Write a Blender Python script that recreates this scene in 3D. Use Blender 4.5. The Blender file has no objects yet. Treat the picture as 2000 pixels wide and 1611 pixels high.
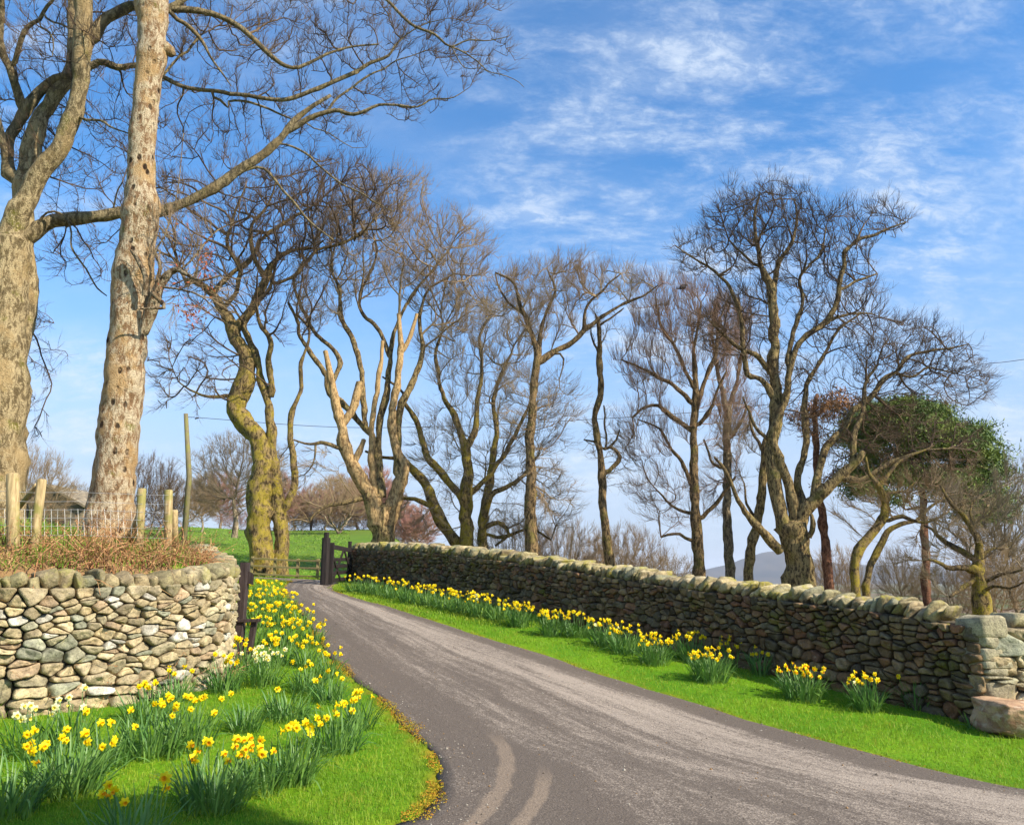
import bpy, bmesh, math
import numpy as np
from mathutils import Vector

# ------------------------------------------------------------------ camera, sky, sun, exposure
scene = bpy.context.scene
C = scene.collection
F_PX, CX, CY = 1570.0, 1000.0, 805.5
PITCH = math.atan(325 / F_PX)
CAM = np.array([0.0, 0.0, 1.6])
cam_data = bpy.data.cameras.new('camera')
cam_data.sensor_width = 36.0
cam_data.lens = 36.0 * F_PX / 2000.0
cam_data.clip_start = 0.1
cam_data.clip_end = 9000.0
cam = bpy.data.objects.new('camera', cam_data)
cam.location = CAM
cam.rotation_euler = (math.pi / 2 + PITCH, 0, 0)
C.objects.link(cam)
scene.camera = cam

SUN_EL, SUN_XY = 36.0, (0.86, -0.51)
world = bpy.data.worlds.new('World')
scene.world = world
world.use_nodes = True
def build_world():
    nt = world.node_tree; N = nt.nodes; L = nt.links
    N.clear()
    out = N.new('ShaderNodeOutputWorld'); bg = N.new('ShaderNodeBackground')
    bg.inputs['Strength'].default_value = 0.14
    sky = N.new('ShaderNodeTexSky'); sky.sky_type = 'NISHITA'; sky.sun_disc = False
    sky.sun_elevation = math.radians(SUN_EL)
    sky.sun_rotation = math.atan2(SUN_XY[0], SUN_XY[1])
    sky.altitude = 0; sky.air_density = 1.0; sky.dust_density = 0.4; sky.ozone_density = 3.0
    hs = N.new('ShaderNodeHueSaturation'); hs.inputs['Saturation'].default_value = 1.28
    hs.inputs['Value'].default_value = 1.08
    L.new(sky.outputs[0], hs.inputs['Color'])
    # thin cirrus on a high flat layer: direction projected on a plane
    tc = N.new('ShaderNodeTexCoord'); sp = N.new('ShaderNodeSeparateXYZ')
    L.new(tc.outputs['Generated'], sp.inputs[0])
    def mth(op, a, b=None, clamp=False):
        m = N.new('ShaderNodeMath'); m.operation = op; m.use_clamp = clamp
        for i, v in enumerate((a, b)):
            if v is None: continue
            if isinstance(v, (int, float)): m.inputs[i].default_value = v
            else: L.new(v, m.inputs[i])
        return m.outputs[0]
    zz = mth('ADD', mth('MAXIMUM', sp.outputs[2], 0.0), 0.42)
    u = mth('DIVIDE', sp.outputs[0], zz); v = mth('DIVIDE', sp.outputs[1], zz)
    cb = N.new('ShaderNodeCombineXYZ'); L.new(u, cb.inputs[0]); L.new(v, cb.inputs[1])
    def noise(scale, rot, sc, det, rough, dist, loc=(0, 0, 0)):
        mp = N.new('ShaderNodeMapping'); mp.inputs['Rotation'].default_value[2] = math.radians(rot)
        mp.inputs['Scale'].default_value = sc; mp.inputs['Location'].default_value = loc
        L.new(cb.outputs[0], mp.inputs[0])
        n = N.new('ShaderNodeTexNoise'); n.inputs['Scale'].default_value = scale
        n.inputs['Detail'].default_value = det; n.inputs['Roughness'].default_value = rough
        n.inputs['Distortion'].default_value = dist
        L.new(mp.outputs[0], n.inputs['Vector']); return n.outputs[0]
    def ramp(x, a, b):
        r = N.new('ShaderNodeMapRange'); r.interpolation_type = 'SMOOTHSTEP'
        r.inputs['From Min'].default_value = a; r.inputs['From Max'].default_value = b
        L.new(x, r.inputs['Value']); return r.outputs[0]
    streak = ramp(noise(4.2, CLOUD_ROT, (0.8, 2.0, 1), 10, 0.68, 0.25, (CLOUD_OFF[0], CLOUD_OFF[1], 0)), 0.40, 0.66)
    puff = ramp(noise(26.0, CLOUD_ROT + 60, (1.0, 1.5, 1), 6, 0.68, 0.4), 0.38, 0.64)
    mask = ramp(noise(1.7, CLOUD_ROT, (0.8, 1.3, 1), 3, 0.5, 0.0, (CLOUD_OFF[2], CLOUD_OFF[3], 0)), 0.36, 0.60)
    veil = ramp(noise(2.0, 40, (1, 1.5, 1), 5, 0.6, 0.3, (5, 1, 0)), 0.35, 0.85)
    a = mth('MULTIPLY', mth('ADD', mth('MULTIPLY', streak, 0.30), mth('MULTIPLY', mth('MULTIPLY', puff, streak), 0.52)), mask)
    a = mth('ADD', a, mth('MULTIPLY', veil, 0.18))
    # pale thin cloud low over the horizon
    low = N.new('ShaderNodeMapRange'); low.inputs['From Min'].default_value = 0.0; low.inputs['From Max'].default_value = 0.46; low.interpolation_type = 'SMOOTHERSTEP'
    low.inputs['To Min'].default_value = 0.9; low.inputs['To Max'].default_value = 0.0
    L.new(sp.outputs[2], low.inputs['Value'])
    a = mth('MINIMUM', a, 0.92)
    mix = N.new('ShaderNodeMix'); mix.data_type = 'RGBA'
    mx0 = N.new('ShaderNodeMix'); mx0.data_type = 'RGBA'
    L.new(low.outputs[0], mx0.inputs[0]); L.new(hs.outputs[0], mx0.inputs[6]); mx0.inputs[7].default_value = HAZE_COL
    L.new(a, mix.inputs[0]); L.new(mx0.outputs[2], mix.inputs[6]); mix.inputs[7].default_value = CLOUD_COL
    L.new(mix.outputs[2], bg.inputs[0]); L.new(bg.outputs[0], out.inputs[0])
CLOUD_ROT, CLOUD_OFF, CLOUD_COL, HAZE_COL = 45, (5.2, 1.1, 6.3, 3.1), (3.5, 4.0, 4.7, 1), (2.35, 2.85, 3.8, 1)
build_world()
sun_d = bpy.data.lights.new('sun', 'SUN'); sun_d.energy = 5.0; sun_d.angle = math.radians(0.5)
sun_d.color = (1.0, 0.93, 0.80)
sun = bpy.data.objects.new('sun', sun_d); C.objects.link(sun)
_s = Vector((SUN_XY[0], SUN_XY[1], math.tan(math.radians(SUN_EL)) * math.hypot(*SUN_XY)))
sun.rotation_euler = _s.to_track_quat('Z', 'Y').to_euler(); sun.location = (10, -10, 20)
scene.view_settings.view_transform = 'Standard'
scene.view_settings.look = 'None'
scene.view_settings.exposure = 0.72
scene.view_settings.gamma = 1.0

# ------------------------------------------------------------------ helpers
def rng(s): return np.random.default_rng(s)
def nrm(v): return v / (np.linalg.norm(v, axis=-1, keepdims=True) + 1e-12)
_cp, _sp = math.cos(PITCH), math.sin(PITCH)
def ray(px, py):
    a = (px - CX) / F_PX; b = (CY - py) / F_PX
    return np.array([a, _cp - b * _sp, _sp + b * _cp])
def P(px, py, Y):
    d = ray(px, py); return CAM + d * (Y / d[1])
def sstep(a, b, x):
    t = np.clip((x - a) / (b - a), 0, 1); return t * t * (3 - 2 * t)
def vnoise(p, seed=0):
    """value noise in [-1,1] at (n,3) points"""
    p = np.asarray(p, float); i = np.floor(p).astype(np.int64); f = p - i; f = f * f * (3 - 2 * f)
    def h(x, y, z):
        n = (x * 73856093) ^ (y * 19349663) ^ (z * 83492791) ^ (seed * 2654435761)
        n = (n ^ (n >> 13)) * 1274126177 & 0xFFFFFFFF
        n = n ^ (n >> 16); return (n & 0xFFFF) / 32767.5 - 1
    r = 0
    for dx in (0, 1):
        for dy in (0, 1):
            for dz in (0, 1):
                w = (f[..., 0] if dx else 1 - f[..., 0]) * (f[..., 1] if dy else 1 - f[..., 1]) * (f[..., 2] if dz else 1 - f[..., 2])
                r = r + w * h(i[..., 0] + dx, i[..., 1] + dy, i[..., 2] + dz)
    return r
def fbm(p, seed=0, o=3):
    r = 0; a = 1; p = np.asarray(p, float)
    for k in range(o): r = r + a * vnoise(p * 2 ** k, seed + k); a *= 0.5
    return r

def mesh_data(name, verts, faces, col=None, smooth=True, uv=None, midx=None):
    """faces: list of (m,k) int arrays; col: (n,3|4) per vertex"""
    me = bpy.data.meshes.new(name)
    verts = np.asarray(verts, np.float32)
    faces = [np.asarray(f, np.int32) for f in faces if len(f)]
    me.vertices.add(len(verts)); me.vertices.foreach_set('co', verts.ravel())
    loops = np.concatenate([f.ravel() for f in faces])
    tot = np.concatenate([np.full(len(f), f.shape[1], np.int32) for f in faces])
    start = np.concatenate([[0], np.cumsum(tot)[:-1]]).astype(np.int32)
    me.loops.add(len(loops)); me.loops.foreach_set('vertex_index', loops)
    me.polygons.add(len(tot)); me.polygons.foreach_set('loop_start', start)
    me.polygons.foreach_set('use_smooth', np.full(len(tot), smooth))
    if midx is not None: me.polygons.foreach_set('material_index', np.asarray(midx, np.int32))
    me.update(calc_edges=True)
    if col is not None:
        col = np.asarray(col, np.float32)
        if col.shape[1] == 3: col = np.hstack([col, np.ones((len(col), 1), np.float32)])
        at = me.color_attributes.new('Col', 'FLOAT_COLOR', 'POINT'); at.data.foreach_set('color', col.ravel())
    if uv is not None:
        ul = me.uv_layers.new(name='UVMap'); ul.data.foreach_set('uv', np.asarray(uv, np.float32)[loops].ravel())
    me.validate()
    return me
def tag(o, label=None, cat=None, group=None, kind=None):
    if label: o['label'] = label
    if cat: o['category'] = cat
    if group: o['group'] = group
    if kind: o['kind'] = kind
    return o
def link(name, me, mats=None, parent=None, loc=(0, 0, 0)):
    if mats is not None and not len(me.materials):
        for m in (mats if isinstance(mats, (list, tuple)) else [mats]): me.materials.append(m)
    o = bpy.data.objects.new(name, me); C.objects.link(o); o.location = loc
    if parent is not None: o.parent = parent
    return o
def empty(name, loc, label, cat, group=None, rz=0):
    o = bpy.data.objects.new(name, None); C.objects.link(o); o.location = loc; o.rotation_euler[2] = rz
    o.empty_display_size = 0.2
    return tag(o, label, cat, group)

class MB:
    """collects boxes and tubes into one mesh"""
    def __init__(s): s.v = []; s.q = []; s.t = []; s.n = 0
    def add(s, v, q=(), t=()):
        s.v.append(np.asarray(v, float))
        if len(q): s.q.append(np.asarray(q, int) + s.n)
        if len(t): s.t.append(np.asarray(t, int) + s.n)
        s.n += len(v)
    def bar(s, a, b, w, h, up=(0, 0, 1), bev=0.15):
        """bevelled rectangular bar from a to b (w across, h along up)"""
        a = np.array(a, float); b = np.array(b, float); d = nrm(b - a); up = np.array(up, float)
        x = nrm(np.cross(d, up)); y = np.cross(x, d)
        c = bev * min(w, h)
        sec = [(-w/2 + c, -h/2), (w/2 - c, -h/2), (w/2, -h/2 + c), (w/2, h/2 - c), (w/2 - c, h/2), (-w/2 + c, h/2), (-w/2, h/2 - c), (-w/2, -h/2 + c)]
        V = [p + x * u + y * v for p in (a, b) for u, v in sec]
        q = [(i, (i + 1) % 8, (i + 1) % 8 + 8, i + 8) for i in range(8)]
        s.add(V, q + [(0, 7, 6, 5), (0, 5, 4, 1), (4, 3, 2, 1), (8, 9, 12, 13), (9, 10, 11, 12), (8, 13, 14, 15)])
        return s
    def tube(s, pts, r, n=8, cap=True, wob=0, seed=0):
        pts = np.array(pts, float); r = np.broadcast_to(np.array(r, float), (len(pts),))
        d = nrm(np.gradient(pts, axis=0)); ref = np.array([0, 1, 0.]) if abs(d[0][1]) < 0.8 else np.array([1, 0, 0.])
        e1 = nrm(np.cross(d, ref)); e2 = np.cross(d, e1)
        an = np.arange(n) * 2 * math.pi / n
        R = r[:, None, None] * np.ones((1, n, 1))
        V = pts[:, None] + R * (np.cos(an)[None, :, None] * e1[:, None] + np.sin(an)[None, :, None] * e2[:, None])
        if wob: V = V + (V - pts[:, None]) * (wob * fbm(V.reshape(-1, 3) * 9, seed).reshape(V.shape[:2]))[..., None]
        V = V.reshape(-1, 3); m = len(pts)
        q = [(k * n + i, k * n + (i + 1) % n, (k + 1) * n + (i + 1) % n, (k + 1) * n + i) for k in range(m - 1) for i in range(n)]
        t = []
        if cap:
            V = np.vstack([V, pts[0], pts[-1]])
            t = [((i + 1) % n, i, m * n) for i in range(n)] + [((m - 1) * n + i, (m - 1) * n + (i + 1) % n, m * n + 1) for i in range(n)]
        s.add(V, q, t); return s
    def data(s, name, smooth=False, col=None):
        f = []
        if s.q: f.append(np.concatenate(s.q))
        if s.t: f.append(np.concatenate(s.t))
        return mesh_data(name, np.concatenate(s.v), f, smooth=smooth, col=col)
    def build(s, name, mat, parent=None, smooth=False, org=None):
        if org is not None: s.v = [v - np.array(org) for v in s.v]
        return link(name, s.data(name, smooth), mat, parent, (0, 0, 0))

# ------------------------------------------------------------------ materials
class NT:
    def __init__(s, name, rough=0.8, spec=0.3):
        s.m = bpy.data.materials.new(name); s.m.use_nodes = True
        s.N = s.m.node_tree.nodes; s.L = s.m.node_tree.links
        s.b = s.N['Principled BSDF']; s.b.inputs['Roughness'].default_value = rough
        s.b.inputs['Specular IOR Level'].default_value = spec
        s.tc = s.N.new('ShaderNodeTexCoord')
    def put(s, sock, v):
        if isinstance(v, (int, float)): sock.default_value = v
        elif isinstance(v, (tuple, list)): sock.default_value = tuple(v) + ((1,) if len(v) == 3 and sock.type == 'RGBA' else ())
        else: s.L.new(v, sock)
    def noise(s, scale, det=4, rough=0.55, dist=0, vec=None, sc=None, src='Object'):
        v = vec or s.tc.outputs[src]
        if sc:
            mp = s.N.new('ShaderNodeMapping'); mp.inputs['Scale'].default_value = sc; s.L.new(v, mp.inputs[0]); v = mp.outputs[0]
        n = s.N.new('ShaderNodeTexNoise'); n.inputs['Scale'].default_value = scale; n.inputs['Detail'].default_value = det
        n.inputs['Roughness'].default_value = rough; n.inputs['Distortion'].default_value = dist
        s.L.new(v, n.inputs['Vector']); return n.outputs[0]
    def voro(s, scale, feat='F1', src='Object', sc=None):
        v = s.tc.outputs[src]
        if sc:
            mp = s.N.new('ShaderNodeMapping'); mp.inputs['Scale'].default_value = sc; s.L.new(v, mp.inputs[0]); v = mp.outputs[0]
        n = s.N.new('ShaderNodeTexVoronoi'); n.feature = feat; n.inputs['Scale'].default_value = scale
        s.L.new(v, n.inputs['Vector']); return n.outputs[0]
    def rng(s, v, a, b, lo=0.0, hi=1.0):
        r = s.N.new('ShaderNodeMapRange'); r.interpolation_type = 'SMOOTHSTEP'
        r.inputs['From Min'].default_value = a; r.inputs['From Max'].default_value = b
        r.inputs['To Min'].default_value = lo; r.inputs['To Max'].default_value = hi
        s.L.new(v, r.inputs['Value']); return r.outputs[0]
    def math(s, op, a, b=0.0, clamp=False):
        m = s.N.new('ShaderNodeMath'); m.operation = op; m.use_clamp = clamp
        s.put(m.inputs[0], a); s.put(m.inputs[1], b); return m.outputs[0]
    def mix(s, f, a, b, mode='MIX'):
        m = s.N.new('ShaderNodeMix'); m.data_type = 'RGBA'; m.blend_type = mode
        s.put(m.inputs[0], f); s.put(m.inputs[6], a); s.put(m.inputs[7], b); return m.outputs[2]
    def attr(s, name='Col'):
        a = s.N.new('ShaderNodeAttribute'); a.attribute_name = name; return a.outputs['Color']
    def sep(s, v):
        a = s.N.new('ShaderNodeSeparateXYZ'); s.L.new(v, a.inputs[0]); return a.outputs
    def comb(s, x, y, z=0.0):
        a = s.N.new('ShaderNodeCombineXYZ'); s.put(a.inputs[0], x); s.put(a.inputs[1], y); s.put(a.inputs[2], z); return a.outputs[0]
    def color(s, v): s.put(s.b.inputs['Base Color'], v); return s
    def bump(s, h, strength=0.5, dist=0.01):
        b = s.N.new('ShaderNodeBump'); b.inputs['Strength'].default_value = strength; b.inputs['Distance'].default_value = dist
        s.L.new(h, b.inputs['Height']); s.L.new(b.outputs[0], s.b.inputs['Normal']); return s
    def translucent(s, col, f):
        t = s.N.new('ShaderNodeBsdfTranslucent'); s.put(t.inputs[0], col)
        mx = s.N.new('ShaderNodeMixShader'); mx.inputs[0].default_value = f
        out = s.N['Material Output']; s.L.new(s.b.outputs[0], mx.inputs[1]); s.L.new(t.outputs[0], mx.inputs[2])
        s.L.new(mx.outputs[0], out.inputs['Surface']); return s

def bark(name, light, dark, moss, amt, scale=1.0, pits=0.0, ochre=None, mh=(4.0, 9.0), thin=(0.07, 0.048, 0.028), thr=(0.13, 0.04)):
    m = NT(name, 0.9, 0.2)
    n1 = m.noise(16 * scale, 7, 0.72, 0.5, sc=(1, 1, 0.4)); n2 = m.noise(3.2 * scale, 4, 0.6); n3 = m.noise(50 * scale, 4, 0.6)
    c = m.mix(m.rng(n1, 0.42, 0.56), dark, light)
    c = m.mix(m.rng(n3, 0.3, 0.72, 0.0, 0.45), c, tuple(x * 0.45 for x in dark))
    if ochre: c = m.mix(m.rng(m.noise(2.0 * scale, 3, 0.6), 0.48, 0.62, 0, 0.75), c, ochre)
    if amt > 0:
        hgt_f = m.rng(m.sep(m.tc.outputs['Object'])[2], mh[0], mh[1], 1.0, 0.12)
        c = m.mix(m.math('MULTIPLY', hgt_f, m.math('MULTIPLY', m.rng(n2, 0.62 - 0.3 * amt, 0.80 - 0.34 * amt), m.rng(n3, 0.36, 0.6, 0.05, 1.0))), c, moss)
    # young thin limbs have darker, smoother bark; Col red = limb radius
    rc = m.sep(m.attr())[0]; c = m.mix(m.math('MULTIPLY', m.rng(rc, thr[0], thr[1]), m.rng(n1, 0.3, 0.65, 1.0, 0.35)), c, thin)
    h = m.math('ADD', n1, m.math('MULTIPLY', n3, 0.8))
    c = m.mix(m.rng(m.noise(8 * scale, 5, 0.7, 1.2, sc=(1, 1, 0.5)), 0.56, 0.68, 0, 0.55), c, tuple(x * 0.6 for x in dark))
    if pits:
        v = m.voro(7 * scale, sc=(1, 1, 0.6)); pm = m.math('MULTIPLY', m.rng(v, 0.30, 0.16), m.rng(m.noise(2.6 * scale, 3), 0.44, 0.6))
        c = m.mix(m.math('MULTIPLY', pm, pits), c, (0.035, 0.018, 0.008)); h = m.math('SUBTRACT', h, m.math('MULTIPLY', pm, 0.8))
    m.color(c).bump(h, 1.0, 0.05)
    return m.m
M = {}
MOSS = (0.17, 0.165, 0.012)
M['bark_a'] = bark('sycamore bark', (0.56, 0.43, 0.23), (0.17, 0.12, 0.055), (0.17, 0.155, 0.02), 0.22, 1.0, mh=(40, 50), ochre=(0.42, 0.29, 0.13), thr=(0.17, 0.08), thin=(0.085, 0.068, 0.038))
M['bark_snag'] = bark('pale snag bark', (0.70, 0.56, 0.36), (0.28, 0.16, 0.075), (0.17, 0.17, 0.02), 0.12, 1.1, 1.0, (0.50, 0.31, 0.13), mh=(40, 50))
M['bark_moss'] = bark('mossy bark', (0.36, 0.25, 0.10), (0.06, 0.04, 0.018), (0.36, 0.28, 0.022), 0.62, 0.9, mh=(5.0, 9.5))
M['bark_mid'] = bark('weathered bark', (0.38, 0.25, 0.115), (0.06, 0.04, 0.02), (0.19, 0.17, 0.03), 0.4, 0.9)
M['bark_big'] = bark('furrowed bark', (0.46, 0.33, 0.14), (0.075, 0.05, 0.024), (0.22, 0.19, 0.04), 0.35, 0.9)
M['bark_dead'] = bark('dead pale wood', (0.74, 0.49, 0.22), (0.26, 0.16, 0.07), (0.2, 0.17, 0.04), 0.0, 0.9, thin=(0.5, 0.32, 0.14))
M['bark_pine'] = bark('red pine bark', (0.34, 0.16, 0.09), (0.12, 0.05, 0.03), MOSS, 0.0, 0.8)
M['bark_grey'] = bark('greyish bark', (0.42, 0.33, 0.20), (0.12, 0.09, 0.06), (0.17, 0.16, 0.05), 0.4, 0.8)
def twig(name, a, b):
    m = NT(name, 0.85, 0.2); m.color(m.mix(m.rng(m.noise(0.9, 3), 0.35, 0.65), a, b)); return m.m
M['twig_dark'] = twig('dark twigs', (0.07, 0.045, 0.028), (0.14, 0.092, 0.052))
M['twig_grey'] = twig('grey twigs', (0.19, 0.14, 0.09), (0.28, 0.22, 0.13))
M['twig_tan'] = twig('tan twigs', (0.24, 0.16, 0.09), (0.33, 0.24, 0.13))
M['twig_red'] = twig('reddish twigs', (0.29, 0.17, 0.11), (0.27, 0.19, 0.12))
M['twig_pink'] = twig('pink brown twigs', (0.38, 0.19, 0.15), (0.30, 0.18, 0.12))
# ------------------------------------------------------------------ terrain
def seg_dist(p, poly):
    """distance of (n,2) points to a polyline, and signed side (+ = left of its direction)"""
    p = np.asarray(p, float); best = np.full(len(p), 1e9); side = np.zeros(len(p))
    for a, b in zip(poly[:-1], poly[1:]):
        a = np.array(a, float); b = np.array(b, float); d = b - a; l2 = d @ d
        t = np.clip(((p - a) @ d) / l2, 0, 1); q = a + t[:, None] * d; v = p - q; ds = np.hypot(v[:, 0], v[:, 1])
        k = ds < best - 1e-9; best[k] = ds[k]; side[k] = np.sign(d[0] * v[:, 1] - d[1] * v[:, 0])[k]
    return best, side
def inside(p, poly):
    p = np.asarray(p, float); r = np.zeros(len(p), bool); n = len(poly)
    for i in range(n):
        x1, y1 = poly[i]; x2, y2 = poly[(i + 1) % n]
        if y1 == y2: continue
        c = ((y1 > p[:, 1]) != (y2 > p[:, 1])) & (p[:, 0] < (x2 - x1) * (p[:, 1] - y1) / (y2 - y1) + x1)
        r ^= c
    return r
# front line of the left wall (its face), from the far left, round the corner, and away beside the drive
LW = [(-11.0, 7.0), (-8.0, 7.45), (-5.16, 8.1), (-4.4, 8.85), (-3.85, 9.6), (-3.62, 10.1), (-3.58, 10.5), (-3.72, 10.95), (-4.1, 11.8), (-4.75, 13.2), (-5.6, 14.8)]
BANK = LW + [(-7.2, 17.5), (-10.5, 22), (-16, 26), (-60, 26), (-60, 5)]
RW = [(5.33, 9.45), (-4.74, 24.0)]                      # face line of the right wall
def hgt(x, y):
    x = np.atleast_1d(np.asarray(x, float)); y = np.atleast_1d(np.asarray(y, float))
    g = np.interp(y, [-60, 5, 8, 9.6, 13.6, 16.7, 20, 23, 26, 2000], [-1.5, 0.0, 0.07, 0.16, 0.6, 0.95, 1.2, 1.33, 1.40, 1.40])
    g = g - 0.035 * np.clip(x, -8, 6)
    # field rising on the left beyond the gate
    w = np.where(y > 1, -x / np.maximum(y, 1), 0)
    L = sstep(0.05, 0.17, w) + 0.12 * sstep(0.30, 0.42, w)
    rise = 0.088 * np.clip(y - 25, 0, 42) - 0.10 * np.clip(y - 75, 0, 120)
    g = g + L * rise
    # land falling away behind and beyond the right wall
    d, s = seg_dist(np.stack([x, y], 1), [(9.1, 4.4), (-4.74, 24.0), (-30, 60)])
    fall = np.where(s < 0, d, 0) * sstep(9.2, 11.5, y + 0.0 * x + 0.25 * np.clip(x - 5, 0, 50))
    g = g - np.minimum(0.085 * np.clip(fall - 1.0, 0, 400), 14.0) * (1 - np.clip(L, 0, 1))
    # raised ground held by the left wall
    q = np.stack([x, y], 1); ins = inside(q, BANK); d2, _ = seg_dist(q, LW + [(-7.2, 17.5), (-10.5, 22), (-16, 26), (-60, 26)])
    dw, _ = seg_dist(q, LW)
    soft = np.where(dw < d2 + 0.01, sstep(0.20, 0.34, d2), sstep(0.0, 4.0, d2))
    top = 1.74 + 0.04 * (y - 9.5) + 0.19 * np.clip(dw - 0.3, 0, 2.2) + 0.012 * np.clip(-x - 4, 0, 30)
    g = np.where(ins, g + (np.maximum(top, g) - g) * soft, g)
    g = g + 0.02 * vnoise(np.stack([x * 0.6, y * 0.6, 0 * x], 1), 5) * sstep(3, 8, y)
    g = g + 0.5 * vnoise(np.stack([x * 0.05, y * 0.05, 0 * x], 1), 9) * sstep(30, 70, y)
    return g
def hz(x, y): return float(hgt(x, y)[0])
def ground(px, py):
    """point of the terrain seen at a pixel"""
    d = ray(px, py); t = np.linspace(3, 120, 4000); p = CAM + t[:, None] * d
    k = np.argmax(p[:, 2] < hgt(p[:, 0], p[:, 1])); return p[k]
ROAD_L = [ground(*q)[:2] for q in [(552, 1150), (566, 1172), (590, 1198), (606, 1224), (625, 1252), (645, 1284), (676, 1312), (712, 1340), (745, 1366), (775, 1402), (806, 1430), (838, 1462), (856, 1500), (862, 1530), (846, 1568), (812, 1608)]]
ROAD_R = [ground(*q)[:2] for q in [(640, 1151), (690, 1168), (770, 1190), (850, 1214), (950, 1248), (1050, 1278), (1130, 1304), (1250, 1343), (1400, 1388), (1550, 1434), (1700, 1474), (1850, 1514), (1998, 1545)]]
if 1:
    a = ROAD_L[0]; b = ROAD_R[0]
    ROAD_L = [np.array(q) for q in [(-13, 23.0), (-9, 23.2), (a[0] - 0.7, 23.1)]] + ROAD_L + [np.array(q) for q in [(-1.7, 4.6), (-2.8, 3.4), (-5.5, 1.5), (-12, -1.5)]]
    ROAD_R = [np.array(q) for q in [(-13, 24.6), (-9, 24.6), (b[0] - 1.6, 24.45), (b[0] - 0.5, 24.0)]] + ROAD_R + [np.array(q) for q in [(6.6, 5.7), (9.5, 4.3), (14, 2.5), (22, 0)]]
def resample(poly, n, smooth=1):
    poly = np.array(poly, float)
    for _ in range(smooth):
        q = [poly[0]]
        for a, b in zip(poly[:-1], poly[1:]): q += [a * .75 + b * .25, a * .25 + b * .75]
        poly = np.array(q + [poly[-1]])
    s = np.concatenate([[0], np.cumsum(np.linalg.norm(np.diff(poly, axis=0), axis=1))])
    t = np.linspace(0, s[-1], n); return np.stack([np.interp(t, s, poly[:, k]) for k in range(poly.shape[1])], 1)
ROAD_POLY = [tuple(p) for p in resample(ROAD_L, 160)] + [tuple(p) for p in resample(ROAD_R, 160)][::-1] + [(22, -14), (-12, -14)]
# close the polygon behind the camera: drop the self-crossing corner order
ROAD_POLY = [tuple(p) for p in resample(ROAD_L, 160)] + [(-12, -14), (22, -14)] + [tuple(p) for p in resample(ROAD_R, 160)][::-1]

def build_terrain():
    xs = np.unique(np.concatenate([np.arange(-14, 14, 0.16), np.linspace(-14, -60, 50), np.linspace(14, 60, 50), np.linspace(-60, -4000, 40), np.linspace(60, 4000, 40)]))
    ys = np.unique(np.concatenate([np.arange(-16, 4, 0.6), np.arange(4, 27, 0.16), np.linspace(27, 90, 80), np.linspace(90, 5000, 60)]))
    X, Y = np.meshgrid(xs, ys); Z = hgt(X.ravel(), Y.ravel())
    V = np.stack([X.ravel(), Y.ravel(), Z], 1)
    ir = inside(V[:, :2], ROAD_POLY); dr, _ = seg_dist(V[:, :2], ROAD_L); dr2, _ = seg_dist(V[:, :2], ROAD_R)
    V[ir & (np.minimum(dr, dr2) > 0.12), 2] -= 0.05
    nx, ny = len(xs), len(ys); i = np.arange(nx * ny).reshape(ny, nx)
    q = np.stack([i[:-1, :-1], i[:-1, 1:], i[1:, 1:], i[1:, :-1]], -1).reshape(-1, 4)
    # r: mossy drive edge, g: far land, b: bank with dead bracken
    bank = inside(V[:, :2], BANK).astype(float)
    edge = np.exp(-np.minimum(dr, dr2 + 0.04) / 0.06) * (V[:, 1] < 24)
    far = sstep(90, 140, V[:, 1]) + 0.42 * sstep(25, 29, V[:, 1]) * (1 - sstep(90, 140, V[:, 1]))
    behind = np.zeros(len(V)); d, s = seg_dist(V[:, :2], [(9.1, 4.4), (-4.74, 24.0)]); behind[(s < 0) & (V[:, 1] > 9.3) & (V[:, 0] > -4.6)] = 1
    col = np.stack([edge, np.maximum(far, behind * 0.0), np.maximum(bank * (V[:, 1] < 17) * 1.0, behind * 0.8)], 1)
    m = NT('turf', 0.9, 0.1)
    a = m.sep(m.attr()); n1 = m.noise(0.9, 4, 0.6); n2 = m.noise(30, 3, 0.6); n3 = m.noise(5, 4, 0.6)
    g = m.mix(m.rng(n1, 0.35, 0.65), (0.085, 0.22, 0.006), (0.16, 0.30, 0.008))
    g = m.mix(m.rng(n2, 0.3, 0.7, 0, 0.6), g, (0.05, 0.12, 0.006))
    g = m.mix(m.math('MULTIPLY', m.rng(n3, 0.30, 0.5), a[2]), g, (0.24, 0.14, 0.065))
    g = m.mix(m.math('MULTIPLY', m.rng(n3, 0.36, 0.5), a[0], True), g, (0.30, 0.16, 0.015))
    far_c = m.mix(m.rng(m.noise(0.012, 4, 0.6), 0.42, 0.58), (0.12, 0.14, 0.035), (0.20, 0.13, 0.08))
    g = m.mix(a[1], g, far_c)
    m.color(g).bump(n2, 0.5, 0.02)
    o = link('ground', mesh_data('ground', V, [q], col), m.m); tag(o, kind='structure')
build_terrain()

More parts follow.
